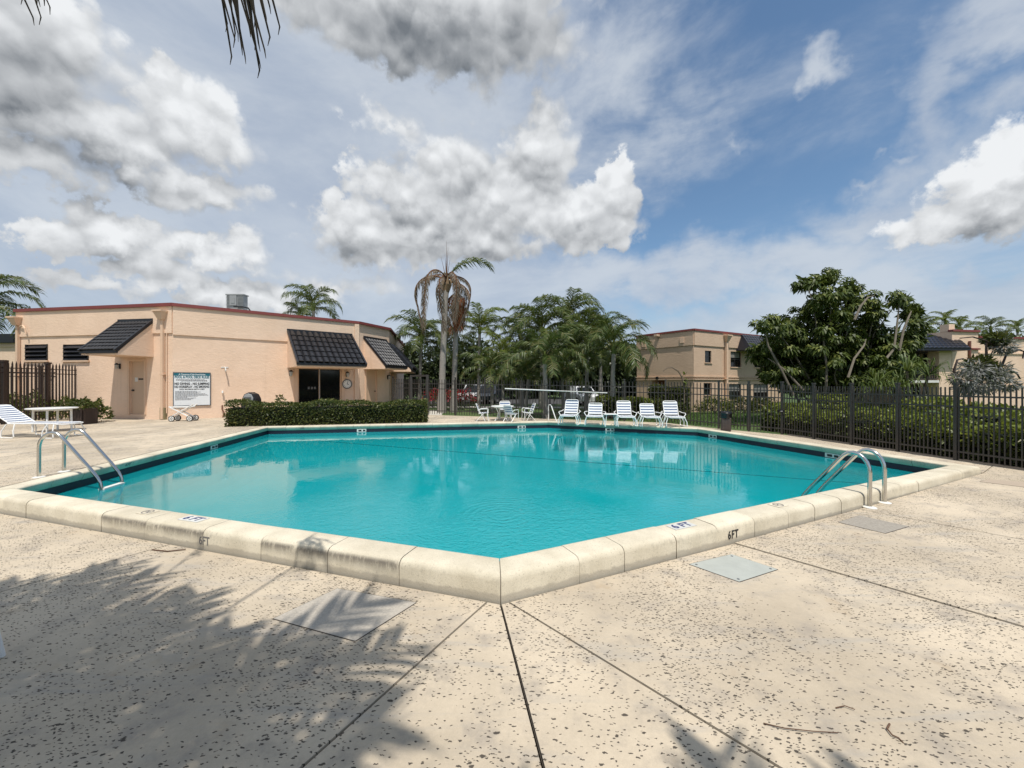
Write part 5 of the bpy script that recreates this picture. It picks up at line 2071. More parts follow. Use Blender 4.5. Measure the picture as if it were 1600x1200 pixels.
# wheeled cart
D = G(283, 658.5, ZF).y
p = PX(283, D, ZF)
rzc = math.atan2(FB.u.y, FB.u.x) * .25
t = thing('folding_cart', 'white folding cart on four wheels under the rules board', 'cart', p, rzc)
for y in (-.0, .42):
    for (x0, z0, x1, z1) in ((-.55, .30, .52, .98), (-.66, .92, .48, .26)):
        mb = MB(); mb.bar((x0, y, z0), (x1, y, z1), .045, .09, up=(0, 1, 0)); mb.build('brace', M['white'], t)
    mb = MB(); mb.box((-.06, y, .90), (1.2, .05, .07)); mb.build('top_rail', M['white'], t)
    mb = MB(); mb.bar((.50, y, .95), (.66, y, 1.08), .05, .08, up=(0, 1, 0)); mb.build('handle', M['white'], t)
mb = MB(); mb.box((0, .21, .905), (1.14, .40, .012)); mb.build('shelf', M['white_old'], t)
for x in (-.48, .52):
    for y in (-.08, .50):
        mb = MB(); mm = Matrix.Translation((x, y, .185)) @ Matrix.Rotation(R(90), 4, 'X')
        mb.lathe(None, [(.13, -.03), (.185, -.028), (.19, 0), (.185, .028), (.13, .03)], 20, m=mm); wo = mb.build('wheel', M['rubber'], t, smooth=True)
        mb = MB(); mb.lathe(None, [(.14, -.036), (.145, -.03), (.145, .03), (.14, .036)], 16, m=mm); mb.build('rim', M['white_old'], wo)
        mb = MB()
        for k in range(5):
            a = k * 2 * math.pi / 5
            mb.bar(mm @ Vector((.03 * math.cos(a), .03 * math.sin(a), .038)), mm @ Vector((.12 * math.cos(a), .12 * math.sin(a), .038)), .03, .008, up=(0, 1, 0))
        mb.build('spoke', M['dark_grey'], wo)

t.scale = (.72, .72, .72)

# pool cleaner caddy showing over the hedge
D = 17.0
p = PX(392, D, ZF)
t = thing('pool_cleaner', 'dark rounded pool cleaner with pale grey hood standing behind the hedge', 'pool cleaner', p)
zt_ = ZAT(612.5, D) - ZF
arch = [(-.34, 0), (-.34, zt_ * .55), (-.30, zt_ * .78), (-.20, zt_ * .93), (0, zt_), (.20, zt_ * .93), (.30, zt_ * .78), (.34, zt_ * .55), (.34, 0)]
mb = MB(); mb.extrude(None, [(x, -.15, z) for x, z in arch], [(x, .25, z) for x, z in arch]); mb.build('body', M['black'], t, bevel=.03)
arch2 = [(-.20, zt_ * .66), (-.22, zt_ * .80), (-.14, zt_ * .92), (0, zt_ * .955), (.14, zt_ * .92), (.22, zt_ * .80), (.20, zt_ * .66)]
mb = MB(); mb.extrude(None, [(x, -.20, z) for x, z in arch2], [(x, -.14, z) for x, z in arch2]); mb.build('hood', M['grey_metal'], t, bevel=.02)
mb = MB(); mb.box((0, -.205, zt_ * .80), (.28, .02, .10)); mb.build('grille', M['dark_grey'], t)

# twigs fallen on the deck
def twig(label, pxs, r):
    pts = [G(x, y, .006) for x, y in pxs]
    pts = [Vector((p.x, p.y, .006 + .006 * math.sin(i))) for i, p in enumerate(pts)]
    mb = MB(); mb.tube(pts, [r * (1 - .5 * i / len(pts)) for i in range(len(pts))], 5)
    tag(mb.build('twig', M['twig'], origin=pts[0]), label, 'twig')
twig('long thin curved dry twig lying on the sunny deck at lower right', [(1193, 1130), (1225, 1139), (1270, 1144), (1310, 1145)], .0032)
twig('short forked dry twig on the deck right of the long curved twig', [(1390, 1131), (1386, 1140), (1394, 1150), (1404, 1153), (1412, 1160)], .005)
twig('tiny straight twig on the deck above the long curved twig', [(1306, 1106), (1320, 1104), (1336, 1110)], .0035)
twig('dark twig lying in the joint under the worn coping stone on the left', [(238, 859), (262, 862), (290, 859)], .008)

# parked cars
def car(label, loc, rz, mat, s=1.0, group='cars parked beyond the palms', tall=0.0):
    t = thing('parked_car', label, 'car', loc, rz, group)
    prof = [(-2.2, .35), (-2.25, .70), (-2.1, .88), (-1.25, .97), (-.55, 1.42 + tall), (.75, 1.45 + tall), (1.65, 1.02), (2.15, .95), (2.25, .6), (2.2, .33)]
    mb = MB()
    secs = []
    for y, k in ((-.86, .96), (-.78, 1.0), (.78, 1.0), (.86, .96)):
        secs.append([(x, y * (.80 if z > 1.2 else 1.0), z * (k if z < 1.2 else 1)) for x, z in prof])
    for i in range(3):
        mb.extrude(None, secs[i], secs[i + 1])
    mb.build('body', mat, t)
    g = MB()
    for sy in (-1, 1):
        g.add([(-1.05, sy * .80, 1.0), (1.45, sy * .80, 1.04), (.72, sy * .68, 1.38 + tall), (-.52, sy * .68, 1.37 + tall)], [(0, 1, 2, 3)])
    g.build('side_window', M['glass'], t)
    g = MB(); g.add([(-1.28, -.72, .985), (-1.28, .72, .985), (-.57, .60, 1.40 + tall), (-.57, -.60, 1.40 + tall)], [(0, 1, 2, 3)]); g.build('windscreen', M['glass'], t)
    for sx in (-1.4, 1.4):
        for sy in (-1, 1):
            mm = Matrix.Translation((sx, sy * .80, .33)) @ Matrix.Rotation(R(90), 4, 'X')
            g = MB(); g.lathe(None, [(.2, -.11), (.33, -.10), (.33, .10), (.2, .11)], 16, m=mm); wo = g.build('wheel', M['rubber'], t)
            g = MB(); g.lathe(None, [(.19, -.115), (.2, .115)], 12, m=mm); g.build('rim', M['grey_metal'], wo)
    for sy in (-1, 1):
        g = MB(); g.box((-2.19, sy * .62, .74), (.06, .34, .12)); g.build('headlight', M['sign_white'], t)
        g = MB(); g.box((2.2, sy * .66, .80), (.06, .26, .16)); g.build('tail_light', M['red_trim'], t)
    return t
car('white car parked behind the shrubs left of the rightmost palms', PX(908, 33.5, .15), R(100), M['car_white'], tall=.12)
car('white car parked beyond the trunks left of the far round table', PX(742, 37, .15), R(75), M['car_white'], tall=.25)
car('dark car parked right of the white car beyond the palm trunks', PX(765, 36, .15), R(80), M['car_dark'], tall=.2)


# ------------------------------------------------------------------ vegetation
NR = np.random.default_rng(11)


def unit(a):
    return a / np.maximum(np.linalg.norm(a, axis=-1, keepdims=True), 1e-9)


def leaf_quads(p, d, n, L, W, fold=.25):
    """leaf cards: p base points, d directions, n face normals; diamond quads folded a little"""
    p, d, n = np.asarray(p), unit(np.asarray(d)), np.asarray(n)
    s = unit(np.cross(d, n))
    nn = np.cross(s, d)
    L = np.asarray(L).reshape(-1, 1) * np.ones((len(p), 1))
    W = np.asarray(W).reshape(-1, 1) * np.ones((len(p), 1))
    m = p + d * L * .45
    v = np.stack([p, m + s * W / 2 + nn * W * fold, p + d * L, m - s * W / 2 + nn * W * fold], axis=1)
    return v.reshape(-1, 3)


def quads_obj(name, v, mat, parent=None, world=True, origin=None, extra=None):
    """v: (4N,3)"""
    mb = MB()
    v = np.asarray(v)
    nq = len(v) // 4
    vs = v.tolist()
    fs = [(4 * i, 4 * i + 1, 4 * i + 2, 4 * i + 3) for i in range(nq)]
    me = bpy.data.meshes.new(name)
    m = Matrix.Identity(4)
    if parent is not None and world:
        inv = WM[parent].inverted()
        A = np.array(inv)
        v2 = v @ A[:3, :3].T + A[:3, 3]
    elif origin is not None:
        v2 = v - np.array(origin)
        m = Matrix.Translation(Vector(origin))
    else:
        v2 = v
    me.vertices.add(len(v2))
    me.vertices.foreach_set('co', v2.astype(np.float32).ravel())
    me.loops.add(4 * nq)
    me.loops.foreach_set('vertex_index', np.arange(4 * nq, dtype=np.int32))
    me.polygons.add(nq)
    me.polygons.foreach_set('loop_start', np.arange(0, 4 * nq, 4, dtype=np.int32))
    try:
        me.polygons.foreach_set('loop_total', np.full(nq, 4, dtype=np.int32))
    except Exception:
        pass
    me.update(calc_edges=True)
    me.materials.append(mat)
    return link(bpy.data.objects.new(name, me), parent, m if parent is None else Matrix.Identity(4))


def hedge(label, pts, width, h, n, mat, leaf=.07, name='hedge', cat='hedge', group=None, round_=.15, bright=None, z=0.0, wob=.06, bright_h=.16):
    """clipped hedge along a run of points: dark core and a skin of leaves; the top leaves may be coloured lighter, as if sunlit"""
    t = thing(name, label, cat, (pts[0].x, pts[0].y, z), group=group)
    core = MB()
    segs = [(pts[i], pts[i + 1]) for i in range(len(pts) - 1)]
    tot = sum((b - a).length for a, b in segs)
    P, N = [], []
    for a, b in segs:
        a, b = flat(a), flat(b)
        L = (b - a).length
        d = (b - a) / L
        s = Vector((d.y, -d.x, 0))
        rz = math.atan2(d.y, d.x)
        c = (a + b) / 2
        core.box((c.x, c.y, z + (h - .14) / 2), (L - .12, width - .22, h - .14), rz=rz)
        k = int(n * L / tot)
        A = L * width + 2 * L * h + 2 * width * h
        u = NR.random(k) * A
        for q in u:
            if q < L * width:
                x, y, zz, nn = NR.random() * L, (NR.random() - .5) * width, h, Vector((0, 0, 1))
            elif q < L * width + 2 * L * h:
                sg = 1 if NR.random() < .6 else -1
                x, y, zz, nn = NR.random() * L, sg * width / 2, NR.random() * h, s * sg
            else:
                sg = 1 if NR.random() < .5 else -1
                x, y, zz, nn = (L if sg > 0 else 0), (NR.random() - .5) * width, NR.random() * h, d * sg
            # soften the top edges
            if zz > h - round_:
                y *= 1 - .5 * round_ * (zz - h + round_) / width
            w_ = wob * math.sin(x * 1.7 + 1.3) + wob * .7 * math.sin(x * 4.1) + wob * .5 * math.sin(x * 9.3 + y * 5)
            dep = NR.random() ** 2 * .12
            if zz > h * .8: zz += w_
            p = a + d * x + s * y - nn * dep
            P.append((p.x, p.y, z + zz))
            N.append(nn)
    P = np.array(P) + NR.normal(0, .022, (len(P), 3))
    N = np.array([tuple(v) for v in N])
    D = unit(NR.normal(0, 1, P.shape) + N * .9 + np.array([0, 0, .3]))
    nf = unit(NR.normal(0, .8, P.shape) + N * .8 + np.array([0, 0, .5]))
    v = leaf_quads(P, D, nf, leaf * (.7 + .7 * NR.random(len(P))), leaf * .55 * (.7 + .6 * NR.random(len(P))))
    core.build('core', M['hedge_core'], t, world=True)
    if bright:
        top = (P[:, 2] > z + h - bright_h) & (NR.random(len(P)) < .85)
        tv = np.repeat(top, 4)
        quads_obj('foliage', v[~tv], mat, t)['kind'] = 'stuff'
        quads_obj('sunlit_top', v[tv], bright, t)['kind'] = 'stuff'
    else:
        quads_obj('foliage', v, mat, t)['kind'] = 'stuff'
    return t


hA, hB = G(352, 667, ZF), G(666, 660.3, ZF)
hd = (flat(hB) - flat(hA)).normalized()
hn = Vector((-hd.y, hd.x, 0))
hw_ = .95
hh = ZAT(632.5, hA.y) - ZF
hedge('long clipped green hedge in front of the pool house glass door', [flat(hA) + hn * hw_ / 2, flat(hB) + hn * hw_ / 2], hw_, hh, 16000, M['hedge'], leaf=.085, z=ZF, bright=M['shrub'])

# hedges behind the right-hand fence
right = Vector((fdir.y, -fdir.x, 0))
if right.x < 0: right = -right
q1 = flat(fP1) - flat(fdir) * 2.6 + right * 1.35
q2 = flat(fP1) + flat(fdir) * 9.5 + right * 1.30
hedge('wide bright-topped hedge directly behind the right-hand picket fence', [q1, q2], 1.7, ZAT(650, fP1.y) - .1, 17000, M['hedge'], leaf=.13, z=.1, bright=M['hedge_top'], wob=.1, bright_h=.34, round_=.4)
q3 = flat(fP1) - flat(fdir) * 3.0 + right * 3.6
q4 = flat(fP1) + flat(fdir) * 6.5 + right * 4.2
hedge('second looser hedge row beyond the bright hedge on the right', [q3, q4], 1.6, 1.0, 9000, M['hedge'], leaf=.14, z=.1, bright=M['hedge_top'], wob=.16, bright_h=.3, round_=.4)
# shrubs by the apartment block
hedge('dark clipped hedge on the lawn left of the apartment corner', [PX(1017, 23.0), PX(1072, 22.6)], 1.3, 1.55, 5000, M['hedge'], leaf=.13, z=.1)
hedge('low dark hedge in front of the dark clipped hedge', [PX(1020, 21.0), PX(1066, 20.8)], 1.1, .75, 3000, M['hedge'], leaf=.12, z=.1)
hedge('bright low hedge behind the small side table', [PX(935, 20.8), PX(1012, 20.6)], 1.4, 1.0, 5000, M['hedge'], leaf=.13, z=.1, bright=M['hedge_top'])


def bush(label, c, rx, ry, h, n, mat, leaf=.1, name='shrub', cat='shrub', group=None, mat2=None, share2=.3, stem=True, z=.12):
    t = thing(name, label, cat, (c.x, c.y, z), group=group)
    u = unit(NR.normal(0, 1, (n, 3)))
    u[:, 2] = np.abs(u[:, 2])
    rad = (.55 + .45 * NR.random((n, 1)) ** .5) * (1 + .18 * np.sin(u[:, :1] * 7 + u[:, 1:2] * 5))
    P = u * rad * np.array([rx, ry, h * .85]) + np.array([c.x, c.y, z + h * .12])
    D = unit(u + NR.normal(0, .6, u.shape))
    nf = unit(NR.normal(0, .7, u.shape) + u * .5 + np.array([0, 0, .6]))
    v = leaf_quads(P, D, nf, leaf * (.7 + .7 * NR.random(n)), leaf * .5 * (.7 + .6 * NR.random(n)))
    if mat2:
        sel = np.repeat(NR.random(n) < share2 * (P[:, 2] > z + h * .35), 4)
        quads_obj('foliage', v[~sel], mat, t)['kind'] = 'stuff'
        quads_obj('blossom', v[sel], mat2, t)['kind'] = 'stuff'
    else:
        quads_obj('foliage', v, mat, t)['kind'] = 'stuff'
    if stem:
        mb = MB()
        for i in range(4):
            a = i * 1.7
            mb.tube([(c.x, c.y, z), (c.x + rx * .3 * math.cos(a), c.y + ry * .3 * math.sin(a), z + h * .5)], .02, 5)
        mb.build('stem', M['bark'], t, world=True)
    return t


bush('yellow-green shrub at the foot of the apartment wall left of the brown bin', PX(1117, 23.4), 1.15, .7, .95, 1500, M['shrub'], .13, mat2=M['hedge_top'])
bush('dark shrub under the middle ground floor window of the apartment block', PX(1163, 23.8), 1.0, .7, 1.0, 1500, M['hedge'], .12)
bush('dark shrub at the right corner of the apartment block', PX(1195, 23.8), .9, .7, .9, 1400, M['hedge'], .12)
bush('shrub growing beside the dark planter box against the pool house', PX(150, 17.3), .45, .45, .95, 700, M['shrub'], .13, z=ZF)
bush('leafy plant growing inside the dark planter box', PX(128, 16.3), .42, .42, .42, 500, M['hedge'], .12, z=ZF + .62, stem=False)
for i, (px, d, s, h, lab) in enumerate(((8, 18.2, .9, 1.1, 'leftmost shrub behind the tall brown fence'), (48, 18.6, .8, 1.3, 'green shrub behind the brown fence under the first louvred vent'), (96, 18.4, .7, 1.0, 'shrub behind the brown fence under the second louvred vent'))):
    bush(lab, PX(px, d), s, .6, h, 900, M['shrub'], .13, z=ZF)
RF = 'red flowering bushes beyond the gate'
for px, d, s, h, lab in ((676, 29, .85, 1.35, 'red flowering bush left of the tall grey palm trunk'), (702, 29.5, .7, 1.35, 'red flowering bush between the two grey palm trunks'), (726, 28.5, .8, 1.45, 'red flowering bush right of the two grey palm trunks')):
    bush(lab, PX(px, d), s, s, h, 900, M['hedge'], .15, mat2=M['red_flower'], share2=.75, group=RF, name='flowering_bush', cat='bush')
bush('weedy sprouts poking up above the long hedge beside the glass door', PX(438, 17.1), .18, .18, .40, 60, M['shrub'], .13, z=ZF + hh - .1, name='sprout', stem=False)


# ---- palms
def frond_mesh(L, droop, up0, leaf, n, mat, width=.035, hang=.5, twist=.25, seed=1, name='frond', dead=False):
    """feather leaf growing along +x, rachis arching up then down; leaflets hang from both sides"""
    r = np.random.default_rng(seed)
    T = np.linspace(0, 1, n)
    ang = np.maximum(up0 - droop * T ** 1.25, -1.53)
    step = L / (n - 1)
    x = np.concatenate([[0], np.cumsum(np.cos(ang[:-1]) * step)])
    z = np.concatenate([[0], np.cumsum(np.sin(ang[:-1]) * step)])
    y = .05 * L * np.sin(T * 2.2 + seed) * T
    pts = np.stack([x, y, z], 1)
    mb = MB()
    idx = list(range(0, n, 3)) + ([n - 1] if (n - 1) % 3 else [])
    mb.tube([pts[i] for i in idx], [.026 * L / 2.4 * (1 - .85 * T[i]) + .003 for i in idx], 4)
    tx = np.gradient(pts, axis=0)
    tx = unit(tx)
    for i in range(n):
        if T[i] < .14: continue
        l = leaf * (math.sin(math.pi * min(1, (T[i] - .06) * .92)) ** .55) * r.uniform(.8, 1.15)
        for s in (-1, 1):
            side = np.array([0, s, 0.0])
            d = side * r.uniform(.7, 1.1) + tx[i] * (.55 + .5 * T[i]) + np.array([0, 0, r.uniform(-.1, .35) if not dead else -.6])
            d = unit(d)
            d2 = unit(d + np.array([0, 0, -hang * r.uniform(.7, 1.5)]))
            w = unit(tx[i] + r.normal(0, twist, 3)) * width
            a, b, c = pts[i], pts[i] + d * l * .5, pts[i] + d * l * .5 + d2 * l * .5
            mb.add([a - w * .35, a + w * .35, b + w * .5, b - w * .5, c], [(0, 1, 2, 3), (3, 2, 4)])
    return mb.mesh(name, mat)


FR = {}


def frond(style, k):
    key = (style, k)
    if key not in FR:
        s = 100 + k * 7 + hash_(style)
        q = random.Random(s)
        if style == 'queen':       FR[key] = frond_mesh(3.1, q.uniform(1.7, 2.4), q.uniform(.75, 1.15), .95, 66, M['palm'], .055, 1.15, seed=s)
        elif style == 'dark':      FR[key] = frond_mesh(2.8, q.uniform(1.6, 2.2), q.uniform(.7, 1.1), .80, 62, M['palm_dark'], .055, 1.0, seed=s)
        elif style == 'bright':    FR[key] = frond_mesh(2.6, q.uniform(1.3, 1.9), q.uniform(.8, 1.2), .80, 60, M['palm_bright'], .055, .9, seed=s)
        elif style == 'dead':      FR[key] = frond_mesh(2.5, q.uniform(5, 7), q.uniform(-.2, .3), .55, 44, M['palm_dead'], .045, 2.6, seed=s, dead=True)
        elif style == 'withered':  FR[key] = frond_mesh(3.9, q.uniform(4.2, 6.5), q.uniform(.5, 1.0), .65, 70, M['palm_grey'], .050, 2.4, seed=s, dead=True)
        elif style == 'overhead':  FR[key] = frond_mesh(3.0, q.uniform(.9, 1.3), q.uniform(.35, .6), .75, 48, M['palm'], .075, .6, seed=s)
    return FR[key]


def hash_(s):
    return sum((i + 3) * ord(c) for i, c in enumerate(s)) % 997


def palm(label, base, zc, nf, style, scale=1.0, trunk_r=.16, lean=(0, 0), tilt=(.0, .9), seed=0, shaft=True, bark='bark_grey', group=None, name='palm_tree', cat='palm tree', hi=1.0):
    q = random.Random(seed * 13 + 5)
    t = thing(name, label, cat, base, group=group)
    h = zc - base.z
    mb = MB()
    n = 12
    pts, rs = [], []
    for i in range(n + 1):
        f = i / n
        pts.append((lean[0] * f ** 1.5, lean[1] * f ** 1.5, h * f))
        rs.append(trunk_r * (1.25 - .35 * min(1, f * 4) - .22 * f) * (1 + .03 * ((i % 2) * 2 - 1)))
    mb.tube(pts, rs, 10)
    mb.build('trunk', M[bark], t, smooth=True)
    top = Vector((lean[0], lean[1], h))
    if shaft:
        s_ = MB(); s_.tube([top - Vector((0, 0, .1)), top + Vector((0, 0, .25 * scale)), top + Vector((0, 0, .6 * scale))], [trunk_r * .8, trunk_r * .95, trunk_r * .3], 8)
        s_.build('crownshaft', M['palm_bright' if style != 'dead' else 'palm_dead'], t, smooth=True)
    nf = int(nf * 1.15) if style in ('queen', 'dark', 'bright') else nf
    for i in range(nf):
        f = (i + .5) / nf
        az = i * 2.399963 + q.uniform(-.25, .25)
        pitch = tilt[0] + (tilt[1] - tilt[0]) * (1 - f) - .25
        sc = scale * q.uniform(.85, 1.1)
        m = Matrix.Translation(top + Vector((0, 0, .35 * scale * f))) @ Matrix.Rotation(az, 4, 'Z') @ Matrix.Rotation((.72 - 1.35 * f * hi) if hi > .9 else -(f * hi - .35) * .95 + q.uniform(-.08, .08), 4, 'Y') @ Matrix.Rotation(q.uniform(-.2, .2), 4, 'X') @ Matrix.Scale(sc, 4)
        inst('frond', frond(style, i % 5), t, m)
    return t


# the two tall grey palms by the gate
b = PX(690, 23.9, .12)
zc = ZAT(442, 23.9)
t = palm('tall grey palm with hanging dead fronds and a single green frond', b, zc, 12, 'withered', 1.15, .235, lean=(.30, 0), seed=3, shaft=False, hi=.3)
top = Vector((.30, 0, zc - .12))
for az, pit, st in ((.15, -.25, 'queen'), (1.9, -.75, 'queen')):
    inst('frond', frond(st, 0 if az < 1 else 1), t, Matrix.Translation(top) @ Matrix.Rotation(az, 4, 'Z') @ Matrix.Rotation(pit, 4, 'Y') @ Matrix.Scale(1.1 if az < 1 else .35, 4))
for az, hgt, ln in ((0.3, 2.2, .1), (1.5, 2.6, .02), (3.0, 1.6, .35), (4.4, 1.7, .2), (5.3, 1.3, .5)):
    mb = MB(); mb.tube([top, top + Vector((math.cos(az) * ln * .5, math.sin(az) * ln * .5, hgt * .55)), top + Vector((math.cos(az) * ln, math.sin(az) * ln, hgt))], [.035, .016, .004], 5); mb.build('spear', M['palm_grey'], t)
for i in range(5):
    az = i * 1.3
    mb = MB(); mb.tube([top + Vector((0, 0, -.7)), top + Vector((.22 * math.cos(az), .22 * math.sin(az), -.1)), top + Vector((.3 * math.cos(az), .3 * math.sin(az), .45))], [.11, .12, .02], 6); mb.build('leaf_base', M['palm_dead'], t)
b = PX(709, 24.4, .12)
palm('second grey palm with a rusty brown skirt of dead fronds', b, ZAT(466, 24.4), 20, 'dead', .98, .20, lean=(.25, 0), seed=5, shaft=False, hi=-.05)

QG = 'green feather palms behind the far fence'
PALMS = [
    # px, dist, crown row, fronds, style, scale, trunk, label
    (748, 29.0, 520, 15, 'bright', 1.0, .15, 'bright green palm just right of the two grey trunks'),
    (655, 30.0, 535, 14, 'queen', 1.05, .16, 'palm with arching fronds left of the two grey trunks, over the gate'),
    (786, 26.5, 553, 12, 'bright', .62, .09, 'small yellowish palm behind the far round table'),
    (770, 24.5, 585, 12, 'dark', .95, .12, 'low dark palm with drooping fronds behind the far chairs'),
    (853, 19.9, 566, 13, 'dark', .95, .15, 'dark palm with bare trunk right behind the fence left of the grab rail'),
    (888, 28.5, 506, 15, 'queen', 1.10, .17, 'tallest green palm in the middle of the far grove'),
    (846, 27.5, 524, 14, 'queen', 1.05, .17, 'broad green palm left of the tallest palm in the grove'),
    (815, 30.5, 528, 14, 'dark', 1.0, .16, 'dark palm standing behind the grove, left of its broad palm'),
    (916, 26.0, 536, 14, 'queen', 1.0, .15, 'palm with long hanging fronds between the tallest palm and the pale trunk palm'),
    (956, 20.3, 550, 13, 'dark', .98, .15, 'palm with pale straight trunk behind the small white side table'),
    (938, 23.5, 558, 12, 'queen', .85, .12, 'shorter palm leaning beside the pale trunk palm'),
    (940, 27.0, 515, 9, 'dark', .85, .13, 'dark palm with few fronds rising behind the pale trunk palm'),
    (690, 31.0, 545, 13, 'dark', 1.0, .16, 'dark palm in the gap directly behind the tall grey palm'),
    (880, 22.5, 588, 12, 'dark', .85, .11, 'low palm behind the leftmost lounger of the far row'),
    (822, 22.0, 590, 11, 'dark', .80, .11, 'low palm behind the long white pool pole'),
]
for i, (px, d, cy, nf, st, sc, tr, lab) in enumerate(PALMS):
    palm(lab, PX(px, d, .12), ZAT(cy, d), nf, st, sc, tr, seed=20 + i, lean=(rng.uniform(-.2, .2), 0), group=QG)
palm('palm crown rising behind the pool house roof', PX(490, 37, .1), ZAT(484, 37), 13, 'queen', 1.05, .18, seed=51)
palm('small palm top left of the crown behind the pool house roof', PX(468, 37, .1), ZAT(496, 37), 9, 'dark', .8, .15, seed=52)
palm('palm hanging in at the left edge above the low neighbour building', PX(-32, 23.5, .1), ZAT(478, 23.5), 14, 'dark', 1.15, .18, seed=53)
DG = 'distant palms behind the right-hand block'
for i, (px, d, cy, lab) in enumerate(((1478, 42, 506, 'distant palm left of the chimney on the right-hand block'), (1440, 44, 512, 'distant palm showing right of the big tree crown'), (1500, 40, 517, 'distant palm just right of the chimney'), (1548, 40, 515, 'distant palm above the step in the right-hand roof'), (1590, 42, 518, 'distant palm at the right edge above the roof'))):
    palm(lab, PX(px, d, .1), ZAT(cy, d), 9, 'queen' if i % 2 else 'bright', .72, .14, seed=60 + i, group=DG)


# ---- leafy trees
def cloud_tree(label, base, blobs, n, mat, leaf, trunk_r=.2, name='tree', cat='tree', group=None, bark='bark'):
    """blobs: (dx,dy,z,rx,ry,rz) foliage masses round the trunk"""
    t = thing(name, label, cat, base, group=group)
    vs = []
    tot = sum(b[3] * b[5] for b in blobs)
    for (dx, dy, z, rx, ry, rz) in blobs:
        k = int(n * rx * rz / tot)
        u = unit(NR.normal(0, 1, (k, 3)))
        rad = .45 + .55 * NR.random((k, 1)) ** .4
        rad = rad * (1 + .22 * np.sin(u[:, :1] * 6 + dx * 3) * np.cos(u[:, 2:3] * 5 + z))
        P = u * rad * np.array([rx, ry, rz]) + np.array([base.x + dx, base.y + dy, z])
        D = unit(u * .6 + NR.normal(0, .7, u.shape) + np.array([0, 0, -.3]))
        nf = unit(NR.normal(0, .6, u.shape) + u * .4 + np.array([0, 0, .7]))
        vs.append(leaf_quads(P, D, nf, leaf * (.6 + .8 * NR.random(k)), leaf * .55 * (.6 + .7 * NR.random(k))))
    quads_obj('crown', np.concatenate(vs), mat, t)['kind'] = 'stuff'
    mb = MB()
    zt_ = max(b[2] for b in blobs)
    mb.tube([(base.x, base.y, base.z), (base.x + .1, base.y, base.z + (zt_ - base.z) * .5), (base.x, base.y, zt_)], [trunk_r, trunk_r * .8, trunk_r * .3], 8)
    for b in blobs[1:6]:
        mb.tube([(base.x, base.y, base.z + (b[2] - base.z) * .55), (base.x + b[0] * .5, base.y + b[1] * .5, b[2] * .85), (base.x + b[0], base.y + b[1], b[2])], [trunk_r * .5, trunk_r * .35, trunk_r * .12], 6)
    mb.build('trunk', M[bark], t, world=True)
    return t


BG = 'dark trees closing the view behind the palms'
bgt = [(622, 44, 533, 3.0, 'dark tree beyond the right end of the pool house'), (668, 46, 540, 3.6, 'dark tree behind the tall grey palm'), (722, 48, 532, 3.8, 'dark tree behind the bright green palm'), (785, 46, 548, 3.8, 'dark tree behind the small yellowish palm'),
       (838, 48, 520, 4.2, 'dark tree behind the broad palm'), (895, 47, 516, 4.2, 'dark tree behind the tallest palm'), (945, 46, 538, 3.4, 'dark tree behind the pale trunk palm'), (985, 50, 560, 3.0, 'dark tree beside the left wall of the apartment block')]
for px, d, cy, rr, lab in bgt:
    c = PX(px, d, .1)
    zt_ = ZAT(cy, d)
    q = random.Random(int(px))
    blobs = [(0, 0, zt_ * .55, rr, rr * .8, zt_ * .45)] + [(q.uniform(-rr, rr) * .8, q.uniform(-1, 1), zt_ * q.uniform(.25, .8), rr * .6, rr * .6, zt_ * .26) for _ in range(5)]
    cloud_tree(lab, c, blobs, 5200, M['bgtree'], .52, .22, group=BG)
for px, d, cy, rr, lab in ((1455, 36, 520, 3.0, 'dense green tree behind the balcony roof'), (1525, 38, 524, 3.2, 'dense green tree behind the step in the right-hand roof'), (1580, 39, 526, 3.0, 'dense green tree at the right edge behind the roof')):
    c = PX(px, d, .1)
    zt_ = ZAT(cy, d)
    q = random.Random(int(px))
    blobs = [(0, 0, zt_ * .7, rr, rr * .8, zt_ * .32)] + [(q.uniform(-rr, rr) * .8, q.uniform(-1, 1), zt_ * q.uniform(.5, .85), rr * .5, rr * .5, zt_ * .2) for _ in range(5)]
    cloud_tree(lab, c, blobs, 4200, M['palm'], .38, .2, group='green trees behind the right-hand block')

# far wood that closes the horizon all round
P = []
n = 30000
a = NR.uniform(-2.4, 2.4, n)
rr = NR.uniform(88, 110, n)
hgt = 6.5 + 1.6 * np.sin(a * 17) + 1.2 * np.sin(a * 41 + 1)
P = np.stack([np.sin(a) * rr, np.cos(a) * rr, NR.random(n) ** .8 * hgt], 1)
D = unit(NR.normal(0, 1, P.shape))
v = leaf_quads(P, D, unit(NR.normal(0, 1, P.shape) + np.array([0, -.4, .6])), 1.5 + NR.random(n), 1.0 + .6 * NR.random(n))
tag(quads_obj('far_wood', v, M['bgtree']), 'dark line of woodland closing the horizon', None, None, 'stuff')

# ---- the big umbrella tree on the right: whorls of long drooping leaflets on bare pale branches
def whorl_mesh(seed, mat, n=18, L=.32):
    r = np.random.default_rng(seed)
    vs = []
    mb = MB()
    for ring, (el, ll, cnt) in enumerate(((.55, .75, n // 2), (.12, 1.0, n), (-.35, .95, n))):
        for i in range(cnt):
            a = 2 * math.pi * (i + r.uniform(-.3, .3)) / cnt + ring
            e = el + r.uniform(-.2, .2)
            d = np.array([math.cos(a) * math.cos(e), math.sin(a) * math.cos(e), math.sin(e)])
            l = L * ll * r.uniform(.75, 1.2)
            p = d * .05
            m = p + d * l * .55
            tip = p + d * l * .85 + np.array([0, 0, -l * r.uniform(.25, .6)])
            s = np.array([-math.sin(a), math.cos(a), r.uniform(-.25, .25)]) * l * .15
            mb.add([p, m + s, tip, m - s], [(0, 1, 2, 3)])
    return mb.mesh('leaf_cluster', mat)


